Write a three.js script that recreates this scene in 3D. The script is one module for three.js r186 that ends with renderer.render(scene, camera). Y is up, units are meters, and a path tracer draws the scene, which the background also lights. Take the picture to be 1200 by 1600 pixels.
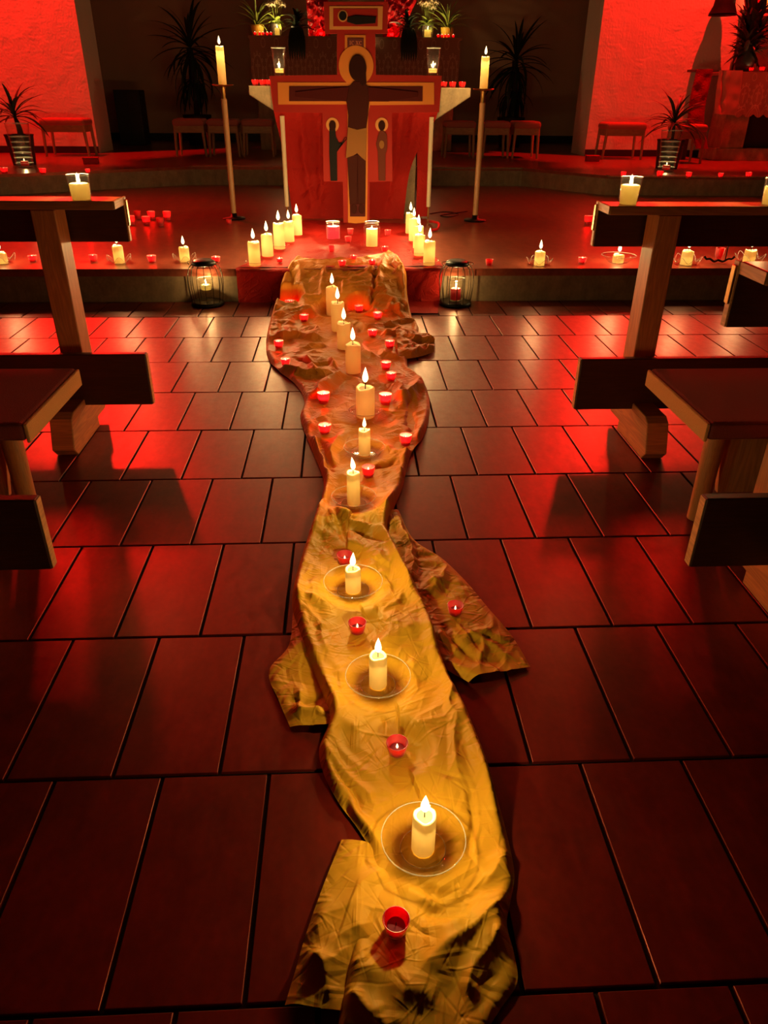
import * as THREE from 'three';
import { RoundedBoxGeometry } from 'three/addons/geometries/RoundedBoxGeometry.js';
import { mergeGeometries } from 'three/addons/utils/BufferGeometryUtils.js';
import { RectAreaLightUniformsLib } from 'three/addons/lights/RectAreaLightUniformsLib.js';
import { createNoise3D, createNoise2D } from 'simplex-noise';

// ---------------------------------------------------------------- camera, sky, large lights, exposure
const scene = new THREE.Scene();
scene.background = new THREE.Color(0, 0, 0);            // closed church at night: nothing outside
const camera = new THREE.PerspectiveCamera(69.745, 1200 / 1600, 0.05, 60);
camera.position.set(0, 1.2, 0);
const PITCH = 0.51708, YAW = 0.05381, ROLL = 0.00969;
camera.lookAt(Math.sin(YAW) * Math.cos(PITCH), 1.2 - Math.sin(PITCH), -Math.cos(YAW) * Math.cos(PITCH));
camera.rotateZ(ROLL);
const renderer = new THREE.WebGLRenderer({ antialias: true });
renderer.toneMapping = THREE.LinearToneMapping;
renderer.toneMappingExposure = 0.5;
renderer.shadowMap.enabled = true;
RectAreaLightUniformsLib.init();

const CANDLE = new THREE.Color(1, 0.67, 0.26);            // colour of candle light
const PILLAR_CD = 0.3, TEA_CD = 0.12;                   // candle powers
const FLOOD_RED = new THREE.Color(1, 0.013, 0.008);
const FLOOD_CD = 300;
function redFlood(name, x, y, z, tx, ty, tz, label, inner, cd = FLOOD_CD, angle = 1.25) {   // red wall-washing floodlights high on the side walls, above the frame
  const g = thing(name, label, 'floodlight', [x, y, z], 0, 'red floodlights');
  g.lookAt(tx, ty, tz);
  const body = new THREE.CylinderGeometry(0.11, 0.08, 0.24, 24, 1, true); body.rotateX(Math.PI / 2);
  part('housing', body, M.blackMetal, g);
  const back = new THREE.CylinderGeometry(0.08, 0.08, 0.01, 24); back.rotateX(Math.PI / 2); back.translate(0, 0, -0.12);
  part('back_cap', back, M.blackMetal, g);
  const lens = new THREE.CircleGeometry(0.1, 24); lens.translate(0, 0, 0.1);
  part('lens', lens, M.redGlow, g);
  if (inner) part('added_light_block', rbox(inner * 0.24 - 0.003, inner * 0.24 + 0.003, -0.45, 0.3, 0.02, 0.42, 0.002), M.blackMetal, g);  // unseen flap, added to keep the red beam off the apse
  const l = new THREE.SpotLight(FLOOD_RED, cd, 0, angle, inner ? 0.1 : 0.5, 2);
  l.position.set(0, 0, 0.125); l.target.position.set(0, 0, 3); l.shadow.radius = inner ? 1.2 : 8; l.castShadow = true;
  g.add(l, l.target);
}

// ---------------------------------------------------------------- helpers
const rng = (seed) => () => { seed = (seed + 0x6d2b79f5) | 0; let t = Math.imul(seed ^ (seed >>> 15), 1 | seed); t = (t + Math.imul(t ^ (t >>> 7), 61 | t)) ^ t; return ((t ^ (t >>> 14)) >>> 0) / 4294967296; };
const rand = rng(77);
const n3 = createNoise3D(rng(5)), n2 = createNoise2D(rng(9));
const V3 = (x, y, z) => new THREE.Vector3(x, y, z);
const taken = new Map();
function numbered(name) { const n = taken.get(name) ?? 0; taken.set(name, n + 1); return n ? `${name}_${String(n).padStart(3, '0')}` : name; }
function thing(name, label, category, pos = [0, 0, 0], turn = 0, group) {
  const o = new THREE.Group(); o.name = numbered(name); scene.add(o);
  o.position.set(...pos); o.rotation.y = turn; o.userData = { label, category };
  if (group) o.userData.group = group;
  return o;
}
function part(name, geo, mat, parent, label) {
  const m = new THREE.Mesh(geo, mat); m.name = name; parent.add(m);
  if (label) m.userData.label = label;
  return m;
}
function single(name, geo, mat, label, category, group) {
  const m = new THREE.Mesh(geo, mat); m.name = numbered(name); scene.add(m);
  m.userData = { label, category }; if (group) m.userData.group = group;
  return m;
}
function struct(name, geo, mat, label) {
  const m = new THREE.Mesh(geo, mat); m.name = name; scene.add(m); m.userData = { kind: 'structure', label };
  return m;
}
const box = (x0, x1, y0, y1, z0, z1) => { const g = new THREE.BoxGeometry(x1 - x0, y1 - y0, z1 - z0); g.translate((x0 + x1) / 2, (y0 + y1) / 2, (z0 + z1) / 2); return boxUV(g); };
const rbox = (x0, x1, y0, y1, z0, z1, r = 0.005) => { const g = new RoundedBoxGeometry(x1 - x0, y1 - y0, z1 - z0, 2, r); g.translate((x0 + x1) / 2, (y0 + y1) / 2, (z0 + z1) / 2); return boxUV(g); };
function swapUV(g) { const a = g.attributes.uv; for (let i = 0; i < a.count; i++) a.setXY(i, a.getY(i), a.getX(i)); return g; }
function boxUV(g) {                                       // uv in metres, the longest side along u
  const p = g.attributes.position, n = g.attributes.normal, uv = new Float32Array(p.count * 2);
  for (let i = 0; i < p.count; i++) {
    const ax = Math.abs(n.getX(i)), ay = Math.abs(n.getY(i)), az = Math.abs(n.getZ(i));
    if (ay >= ax && ay >= az) { uv[2 * i] = p.getX(i); uv[2 * i + 1] = p.getZ(i); }
    else if (az >= ax) { uv[2 * i] = p.getX(i); uv[2 * i + 1] = p.getY(i); }
    else { uv[2 * i] = p.getZ(i); uv[2 * i + 1] = p.getY(i); }
  }
  g.setAttribute('uv', new THREE.BufferAttribute(uv, 2));
  return g;
}
const lathe = (pts, seg = 32) => new THREE.LatheGeometry(pts.map(([r, y]) => new THREE.Vector2(Math.max(r, 0), y)), seg);
const tube = (pts, r, seg = 24, rad = 8, closed = false) => new THREE.TubeGeometry(new THREE.CatmullRomCurve3(pts, closed), seg, r, rad, closed);
const merged = (list) => mergeGeometries(list.map((g) => { const h = g.index ? g.toNonIndexed() : g; for (const k of Object.keys(h.attributes)) if (!['position', 'normal', 'uv'].includes(k)) h.deleteAttribute(k); return h; }));
function extrude(points, depth, bevel = 0.003, holes) {
  const s = new THREE.Shape(points.map(([x, y]) => new THREE.Vector2(x, y)));
  for (const h of holes ?? []) s.holes.push(new THREE.Path(h.map(([x, y]) => new THREE.Vector2(x, y))));
  return new THREE.ExtrudeGeometry(s, { depth, bevelEnabled: bevel > 0, bevelSize: bevel, bevelThickness: bevel, bevelSegments: 2, curveSegments: 24 });
}
const ss = (a, b, x) => { const t = Math.min(1, Math.max(0, (x - a) / (b - a))); return t * t * (3 - 2 * t); };

// ---------------------------------------------------------------- textures and materials
function dataTex(w, h, f, srgb, repeat) {
  const d = new Uint8Array(w * h * 4);
  for (let y = 0; y < h; y++) for (let x = 0; x < w; x++) { const c = f(x / w, y / h); const i = (y * w + x) * 4; d[i] = c[0]; d[i + 1] = c[1]; d[i + 2] = c[2]; d[i + 3] = 255; }
  const t = new THREE.DataTexture(d, w, h); t.magFilter = THREE.LinearFilter; t.wrapS = t.wrapT = THREE.RepeatWrapping;
  if (srgb) t.colorSpace = THREE.SRGBColorSpace; if (repeat) t.repeat.set(...repeat); t.needsUpdate = true;
  return t;
}
// noise that repeats over the unit square
const loop = (x, y, fx, fy, s) => { const a = x * 2 * Math.PI, b = y * 2 * Math.PI; return (n3(Math.cos(a) * fx + s, Math.sin(a) * fx, Math.cos(b) * fy + 3 * s) + n3(Math.sin(b) * fy + 7 + s, Math.cos(a) * fx * 0.9 + 2, Math.sin(a) * fx)) / 2; };
const woodTex = (r, g, b, s) => dataTex(512, 256, (x, y) => {
  const w = loop(x, y, 0.5, 3, s), line = 0.5 + 0.5 * Math.sin((y * 22 + w * 5) * 2 * Math.PI / 2), fine = loop(x, y, 1.2, 26, s + 4);
  const k = 0.88 + 0.08 * line + 0.08 * fine; return [r * k, g * k * (0.97 + 0.03 * line), b * k];
}, true, [0.9, 2.2]);
const plasterBump = dataTex(512, 512, (x, y) => { const v = 128 + 60 * loop(x, y, 1.3, 1.3, 1) + 40 * Math.max(0, loop(x, y, 1.4, 5, 8)) + 24 * loop(x, y, 9, 9, 3); return [v, v, v]; }, false, [0.5, 0.5]);
const carpetTex = dataTex(256, 256, (x, y) => { const v = 160 + 60 * loop(x, y, 14, 14, 2) + 34 * (rand() - 0.5); return [v, v, v]; }, false, [5, 5]);
const tileTex = (s) => dataTex(256, 256, (x, y) => { const k = 1 + 0.13 * loop(x, y, 1.1, 1.1, s) + 0.1 * loop(x, y, 4, 4, s + 5) + 0.06 * (rand() - 0.5); return [k * 98, k * 28, k * 18]; }, true, [2, 2]);
const tileRough = dataTex(256, 256, (x, y) => { const v = 98 + 12 * loop(x, y, 2, 2, 4) + 10 * loop(x, y, 8, 8, 6); return [v, v, v]; }, false, [2, 2]);
const tileBump = dataTex(256, 256, (x, y) => { const v = 128 + 70 * loop(x, y, 1.6, 1.6, 11) + 18 * loop(x, y, 12, 12, 12); return [v, v, v]; }, false, [2, 2]);
const stoneTex = (r, g, b, s) => dataTex(256, 256, (x, y) => { const k = 1 + 0.12 * loop(x, y, 2, 2, s) + 0.08 * loop(x, y, 9, 9, s + 2) + 0.05 * (rand() - 0.5); return [r * k, g * k, b * k]; }, true, [0.8, 0.8]);
const wrinkle = (() => {                                  // fine pressed creases of a satin cloth
  const W = 512, H = new Float32Array(W * W), q = rng(314);
  for (let k = 0; k < 420; k++) {
    const cx = q() * W, cy = q() * W, a = q() * Math.PI, l = 20 + 90 * q() * q(), w = 3 + 12 * q() * q(), h = (q() < 0.6 ? 1 : -1) * (0.3 + 0.7 * q()) * w / 10, c = Math.cos(a), s = Math.sin(a), R = Math.ceil(l + w);
    for (let y = -R; y <= R; y++) for (let x = -R; x <= R; x++) { const al = x * c + y * s, ac = Math.abs(y * c - x * s) / w, e = 1 - Math.abs(al) / l; if (ac < 1 && e > 0) H[((Math.floor(cy + y) + W * 4) % W) * W + (Math.floor(cx + x) + W * 4) % W] += h * (1 - ac) * Math.min(1, e * 2); }
  }
  return dataTex(W, W, (x, y) => { const v = Math.max(0, Math.min(255, 118 + 62 * H[Math.floor(y * W) * W + Math.floor(x * W)])); return [v, v, v]; }, false, [2.6, 2.6]);
})();
const weave = dataTex(128, 128, (x, y) => { const v = 128 + 50 * Math.sin(x * 2 * Math.PI * 16) * Math.sin(y * 2 * Math.PI * 16) + 30 * loop(x, y, 6, 6, 1); return [v, v, v]; }, false, [14, 14]);

const std = (o) => new THREE.MeshPhysicalMaterial({ roughness: 0.6, ...o });
const hex = (c) => new THREE.Color(c);
const M = {
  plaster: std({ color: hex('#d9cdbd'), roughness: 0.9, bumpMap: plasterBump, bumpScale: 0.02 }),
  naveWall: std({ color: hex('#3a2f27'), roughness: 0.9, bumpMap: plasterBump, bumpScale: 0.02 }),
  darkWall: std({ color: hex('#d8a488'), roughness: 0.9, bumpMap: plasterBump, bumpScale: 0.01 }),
  baseboard: std({ color: hex('#2b1d15'), roughness: 0.5 }),
  grout: std({ color: hex('#2a1a14'), roughness: 0.95 }),
  chancel: std({ map: stoneTex(128, 66, 48, 3), roughness: 0.28, specularColor: new THREE.Color(1, 0.27, 0.16), bumpMap: tileBump, bumpScale: 0.001 }),
  stepStone: std({ map: stoneTex(128, 104, 76, 6), roughness: 0.7 }),
  altarStone: std({ map: stoneTex(160, 138, 104, 7), roughness: 0.7 }),
  ceiling: std({ color: hex('#2b211a'), roughness: 0.9 }),
  tiles: [1, 2, 3, 4].map((s) => std({ map: tileTex(s), roughnessMap: tileRough, roughness: 1, ior: 1.9, specularColor: new THREE.Color(1, 0.27, 0.16), bumpMap: tileBump, bumpScale: 0.00022 })),
  wood: std({ map: woodTex(222, 150, 84, 1), roughness: 0.42 }),
  woodTop: std({ map: woodTex(188, 128, 74, 3), roughness: 0.3 }),
  woodDarkShaded: std({ map: woodTex(78, 42, 24, 2), roughness: 0.45 }),  // dark wood; shade of the camera-facing pew boards is put into this tone
  ply: std({ map: woodTex(238, 182, 112, 5), roughness: 0.5 }),
  cushion: std({ color: hex('#8a4238'), roughness: 0.95, bumpMap: carpetTex, bumpScale: 0.004, sheen: 0.1, sheenColor: hex('#c08060'), sheenRoughness: 0.7 }),
  cushionSide: std({ color: hex('#dcaa62'), roughness: 0.95, bumpMap: carpetTex, bumpScale: 0.006 }),
  brass: std({ color: hex('#b98d4c'), roughness: 0.3, metalness: 1 }),
  blackMetal: std({ color: hex('#15120f'), roughness: 0.45, metalness: 0.6 }),
  wire: std({ color: hex('#3a2d20'), roughness: 0.35, metalness: 0.8 }),
  steel: std({ color: hex('#b8ab98'), roughness: 0.3, metalness: 1 }),
  wax: std({ color: hex('#f8efbe'), roughness: 0.95, transmission: 0.6, thickness: 0, specularIntensity: 0.3 }),
  molten: std({ color: hex('#f8ecc4'), roughness: 0.3, transmission: 0.9, thickness: 0 }),
  redLitTeaWax: std({ color: hex('#a83848'), roughness: 0.95, transmission: 0.4, thickness: 0 }),  // red of the light through the cup glass is put into the wax
  redWax: std({ color: hex('#c8202a'), roughness: 0.95, transmission: 0.45, thickness: 0 }),
  pinkWax: std({ color: hex('#d8306a'), roughness: 0.95, transmission: 0.45, thickness: 0 }),
  wick: std({ color: hex('#191410'), roughness: 1 }),
  flame: std({ color: 0x000000, emissive: new THREE.Color(1, 0.74, 0.36), emissiveIntensity: 9, roughness: 1 }),
  redGlow: std({ color: 0x200000, emissive: new THREE.Color(1, 0.03, 0.02), emissiveIntensity: 6 }),
  redGlass: std({ color: new THREE.Color(0.92, 0.035, 0.06), roughness: 0.62, transmission: 0.94, thickness: 0 }),
  redClear: std({ color: new THREE.Color(0.8, 0.02, 0.05), roughness: 0.25, transmission: 0.9, thickness: 0 }),
  glass: std({ color: new THREE.Color(0.97, 0.97, 0.94), roughness: 0.03, transmission: 1, thickness: 0, ior: 1.5 }),
  glassRim: std({ color: new THREE.Color(0.92, 0.93, 0.88), roughness: 0.06, transmission: 0.8, thickness: 0, ior: 1.55 }),
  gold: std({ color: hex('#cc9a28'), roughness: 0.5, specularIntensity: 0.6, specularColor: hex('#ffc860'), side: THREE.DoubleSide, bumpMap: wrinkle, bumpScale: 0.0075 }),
  orange: std({ color: hex('#c47a26'), roughness: 0.5, specularIntensity: 0.6, specularColor: hex('#ffb860'), side: THREE.DoubleSide, bumpMap: wrinkle, bumpScale: 0.0075 }),  // gold shifted to orange, the red light put into the cloth colour
  redCloth: std({ color: hex('#a01d16'), roughness: 0.7, specularIntensity: 0.2, side: THREE.DoubleSide, bumpMap: wrinkle, bumpScale: 0.0075 }),
  crossRed: std({ specularIntensity: 0.25, color: hex('#96231a'), roughness: 0.6 }),
  crossDark: std({ specularIntensity: 0.25, color: hex('#4a130e'), roughness: 0.6 }),
  crossGold: std({ specularIntensity: 0.25, color: hex('#c87a34'), roughness: 0.55 }),
  ochre: std({ specularIntensity: 0.25, color: hex('#c88a4c'), roughness: 0.6 }),
  skin: std({ specularIntensity: 0.2, color: hex('#3a130a'), roughness: 0.65 }),
  hair: std({ specularIntensity: 0.2, color: hex('#2c0f08'), roughness: 0.7 }),
  robeBlack: std({ specularIntensity: 0.25, color: hex('#1a1614'), roughness: 0.7 }),
  robeBrown: std({ specularIntensity: 0.25, color: hex('#5e2a1c'), roughness: 0.7 }),
  armRed: std({ specularIntensity: 0.2, color: hex('#430f0a'), roughness: 0.65 }),
  loin: std({ specularIntensity: 0.25, color: hex('#86592c'), roughness: 0.7 }),
  upholstery: std({ color: hex('#a85a4c'), roughness: 0.9, bumpMap: carpetTex, bumpScale: 0.001 }),
  stoolWood: std({ map: woodTex(176, 124, 76, 6), roughness: 0.5 }),
  leafDark: std({ color: hex('#26321c'), roughness: 0.5, side: THREE.DoubleSide }),
  leafLit: std({ color: hex('#7f8f3c'), roughness: 0.5, side: THREE.DoubleSide }),  // leaf green with the candle light put into it, brighter than leafDark
  leafBrown: std({ color: hex('#38220f'), roughness: 0.7, side: THREE.DoubleSide }),
  bark: std({ color: hex('#2c2018'), roughness: 0.9 }),
  pot: std({ color: hex('#241a14'), roughness: 0.6 }),
  potYellow: std({ color: hex('#c9a93e'), roughness: 0.45 }),
  petal: std({ color: hex('#eadbb6'), roughness: 0.8, side: THREE.DoubleSide }),
  cream: std({ color: hex('#dcc8a4'), roughness: 0.5 }),
  foil: std({ color: hex('#e01c26'), roughness: 0.35, clearcoat: 0.6, clearcoatRoughness: 0.2, side: THREE.DoubleSide }),
  pinkCloth: std({ color: hex('#cf8a78'), roughness: 0.8, side: THREE.DoubleSide }),
  cable: std({ color: hex('#14100e'), roughness: 0.5 }),
  redCable: std({ color: hex('#b01418'), roughness: 0.3 }),
};

// ---------------------------------------------------------------- room shell
const HP = 0.211, HP2 = 0.415, ZS = -4.95;               // chancel and apse levels, front of the step
const floor = struct('floor', box(-6.5, 6.5, -0.16, -0.006, ZS - 0.02, 4), M.grout);
struct('floor_chancel', box(-6.5, 6.5, 0.165, HP, -12.2, ZS + 0.008), M.chancel);
struct('step_1', box(-6.5, 6.5, -0.01, 0.165, -12.2, ZS - 0.012), M.stepStone);
{ // the apse platform: its front runs slantwise from both sides to a straight middle
  const pl = [[-6.5, -7.4], [-3.73, -8.83], [-1.87, -9.93], [2.22, -9.96], [2.99, -9.03], [6.5, -8.95], [6.5, -16.4], [-6.5, -16.4]];
  const s = extrude(pl.map(([x, z]) => [x, -z]), HP2 - HP - 0.03, 0); s.rotateX(-Math.PI / 2); s.translate(0, HP, 0);
  struct('step_2', s, M.stepStone);
  const t = extrude(pl.map(([x, z]) => [x, -z]), 0.03, 0); t.rotateX(-Math.PI / 2); t.translate(0, HP2 - 0.03, 0);
  struct('floor_apse', t, M.chancel);
}
struct('trim_1', rbox(-1.87, 2.22, HP2 - 0.012, HP2 + 0.006, -10.1, -9.94, 0.004), M.stepStone, 'pale stone nosing on the middle of the apse step');
struct('trim_2', rbox(3.0, 6.4, HP2 - 0.012, HP2 + 0.006, -9.1, -8.94, 0.004), M.stepStone, 'pale stone nosing on the side of the apse step');
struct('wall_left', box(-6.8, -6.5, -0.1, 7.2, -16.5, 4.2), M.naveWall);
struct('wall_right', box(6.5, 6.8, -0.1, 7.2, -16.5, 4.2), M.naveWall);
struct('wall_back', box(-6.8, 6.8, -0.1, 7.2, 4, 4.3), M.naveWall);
struct('ceiling', box(-6.8, 6.8, 7, 7.3, -16.6, 4.2), M.ceiling);
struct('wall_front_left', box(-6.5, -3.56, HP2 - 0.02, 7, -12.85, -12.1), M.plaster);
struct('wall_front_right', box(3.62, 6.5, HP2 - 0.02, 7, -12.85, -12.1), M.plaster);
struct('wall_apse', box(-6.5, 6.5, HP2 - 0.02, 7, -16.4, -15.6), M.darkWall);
struct('baseboard_left', box(-6.49, -3.56, HP2, HP2 + 0.09, -12.1, -12.08), M.baseboard);
struct('baseboard_right', box(3.62, 6.49, HP2, HP2 + 0.09, -12.1, -12.08), M.baseboard);
struct('baseboard_apse', box(-6.49, 6.49, HP2, HP2 + 0.12, -15.6, -15.575), M.baseboard);
redFlood('red_floodlight', -5.05, 5.4, -10.85, -5.1, 4.5, -12.1, 'black red-lensed floodlight high above the red wall on the altar\'s left', -1);
redFlood('red_floodlight', 5.1, 5.4, -10.85, 5.15, 4.5, -12.1, 'black red-lensed floodlight high above the red wall on the altar\'s right', 1);
redFlood('red_floodlight', -4.0, 3.9, -11.6, -0.3, 0, -3.2, 'black red-lensed floodlight turned from the left red wall to the benches', 0, 150, 0.55);
redFlood('red_floodlight', 4.2, 3.9, -11.6, 0.4, 0, -3.2, 'black red-lensed floodlight turned from the right red wall to the benches', 0, 90, 0.55);

// ---------------------------------------------------------------- floor tiles, running bond, every joint recessed
{
  const W = 0.21313, D = 0.44052, Z0 = -0.60537, J = 0.008;
  const tile = (w, d) => {                                  // slab with a chamfered upper edge
    const c = 0.0012, h = 0.012, P = [], I = [], UV = [], rings = [[0, -h], [0, -c], [c, 0]];
    for (const [inset, y] of rings) for (const [sx, sz] of [[-1, -1], [1, -1], [1, 1], [-1, 1]]) P.push([sx * (w / 2 - inset), y, sz * (d / 2 - inset)]);
    const quad = (a, b, cc, dd) => I.push([a, b, cc, dd]);
    for (let r = 0; r < 2; r++) for (let k = 0; k < 4; k++) { const a = r * 4 + k, b = r * 4 + (k + 1) % 4; quad(a, a + 4, b + 4, b); }
    quad(8, 11, 10, 9);
    const pos = [];
    for (const f of I) for (const k of [0, 1, 2, 0, 2, 3]) { pos.push(...P[f[k]]); UV.push(P[f[k]][0], P[f[k]][2]); }
    const g = new THREE.BufferGeometry();
    g.setAttribute('position', new THREE.Float32BufferAttribute(pos, 3)); g.setAttribute('uv', new THREE.Float32BufferAttribute(UV, 2)); g.computeVertexNormals();
    return g;
  };
  const full = [0, 1, 2, 3, 4].map((k) => { const g = tile(W - J, D - J); const uv = g.attributes.uv; for (let i = 0; i < uv.count; i++) uv.setXY(i, uv.getX(i) + k * 0.137, uv.getY(i) + k * 0.211); return g; });
  const rest = [];
  for (let k = -10; k <= 9; k++) {
    const zc = Z0 - (k + 0.5) * D, off = (k % 2 === 0 ? 0.19236 : 0.71936) * W;
    const zfar = Math.max(zc - D / 2, ZS), zn = zc + D / 2;
    for (let i = -31; i <= 30; i++) {
      const x = off + i * W + W / 2;
      if (Math.abs(x) > 6.5 - W / 2) continue;
      // seen by the photograph: inside a wedge in front of the camera
      const far = -zc, seen = k >= -1 && Math.abs(x - far * 0.05) < 0.62 * (far * 0.87 + 0.6) + 0.05 && !(far > 3.4 && Math.abs(x) > 2.9);
      const g = k === 9 ? tile(W - J, zn - zfar - J) : full[Math.floor(rand() * 5)];
      const z = k === 9 ? (zn + zfar) / 2 : zc, y = (rand() - 0.5) * 0.0012, rx = (rand() - 0.5) * 0.003, rz = (rand() - 0.5) * 0.005, mat = Math.floor(rand() * 4);
      if (seen) { const m = part('tile', g, M.tiles[mat], floor); m.name = numbered('tile'); m.position.set(x, y, z); m.rotation.set(rx, 0, rz); }
      else { const c = g.clone(); c.rotateX(rx); c.rotateZ(rz); c.translate(x, y, z); rest.push(c); }
    }
  }
  const m = part('tile_field', merged(rest), M.tiles[1], floor); m.userData.kind = 'stuff';
}

// ---------------------------------------------------------------- pews
// A unit runs along x from its aisle end; s = +1 stands to the right of the aisle, -1 to the left.
function pewEnd(g, s, z0, len, foot, inset = 0) {
  const X = (a, b) => (s > 0 ? [a, b] : [-b, -a]);
  const B = (a, b, y0, y1, z1, z2, r) => { const [p, q] = X(a, b); return rbox(p, q, y0, y1, z1, z2, r); };
  part('book_ledge', B(inset, len, 0.836, 0.866, z0, z0 + 0.125, 0.004), M.woodTop, g);
  part('back_panel', B(inset, len, 0.708, 0.846, z0 - 0.022, z0 - 0.001, 0.004), M.woodDarkShaded, g);
  const strip = part('end_strip', B(inset - 0.006, inset, 0.71, 0.866, z0 - 0.023, z0 + 0.001, 0.002), M.ply, g);
  part('hinge', B(inset - 0.011, inset - 0.005, 0.765, 0.855, z0 - 0.022, z0 - 0.002, 0.002), M.brass, strip);
  part('ledge_end', B(inset - 0.004, inset, 0.838, 0.865, z0 + 0.002, z0 + 0.124, 0.001), M.ply, g);
  for (const a of [foot, foot + 1.7]) {
    part('post', swapUV(B(a, a + 0.085, 0.1, 0.836, z0 + 0.015, z0 + 0.125, 0.005)), M.wood, g);
    const f = extrude([[z0 - 0.02, 0.04], [z0 + 0.09, 0.04], [z0 + 0.09, 0.0], [z0 + 0.365, 0.0], [z0 + 0.395, 0.03], [z0 + 0.36, 0.135], [z0 + 0.33, 0.15], [z0 - 0.02, 0.15]].map(([z, y]) => [-z, y]), 0.075, 0.004);
    f.rotateY(Math.PI / 2); const [p] = X(a, a + 0.085); f.translate(p + 0.005, 0.006, 0);
    part('foot', boxUV(f), M.wood, g);
  }
  part('kneeler_board', B(-0.05, len, 0.135, 0.338, z0 + 0.168, z0 + 0.2, 0.005), M.woodDarkShaded, g);
  part('kneeler_end', B(-0.053, -0.05, 0.138, 0.335, z0 + 0.17, z0 + 0.198, 0.001), M.ply, g);
  return { X, B };
}
function pew(s, aisle, z0, len, foot, seat, label, inset) {
  const g = thing('pew', label, 'pew', [aisle, 0, 0], 0);
  const { B } = pewEnd(g, s, z0, len, foot, inset);
  if (seat) {
    const far = z0 - 0.5, near = z0 - 0.04;
    part('seat_cushion', B(0.045, len, 0.385, 0.438, far, near, 0.014), M.cushion, g);
    part('cushion_edge', B(0.037, 0.047, 0.38, 0.434, far + 0.004, near - 0.004, 0.004), M.cushionSide, g, 'tan carpet edging on the seat end');
    for (const a of [0.2, 1.9]) {
      const lg = new THREE.CylinderGeometry(0.032, 0.028, 0.38, 20); lg.translate(s * a, 0.192, near - 0.24); swapUV(lg); part('leg', lg, M.wood, g);
      const arc = []; for (let k = 0; k <= 12; k++) { const t = k / 12; arc.push([-0.005 + 0.075 * Math.pow(t, 0.6), 0.38 - 0.3 * t]); }
      const pl = extrude([[0.62, 0.08], [0.62, 0.38], ...arc].map(([x, y]) => [s * (x + a), y]), 0.018, 0.002); pl.translate(0, 0, near - 0.29); part('side_panel', swapUV(boxUV(pl)), M.ply, g);
    }
  }
  return g;
}
pew(1, 0.932, -2.85, 5.2, 0.178, false, 'foremost wooden kneeling desk right of the cloth, two candle glasses on its ledge');
pew(1, 0.932, -1.75, 5.2, 0.178, true, 'second wooden bench with pink cushioned seat to the right of the cloth');
pew(-1, -0.812, -2.95, 5.2, 0.208, false, 'foremost wooden kneeling desk left of the cloth, one candle glass on its ledge');
pew(-1, -0.812, -1.8, 5.2, 0.208, true, 'second wooden bench with pink cushioned seat to the left of the cloth', 0.12);

// ---------------------------------------------------------------- cloths
const arr = (l) => { const o = []; for (let i = 0; i < l.length; i += 3) o.push(V3(l[i], l[i + 1], l[i + 2])); return o; };
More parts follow.
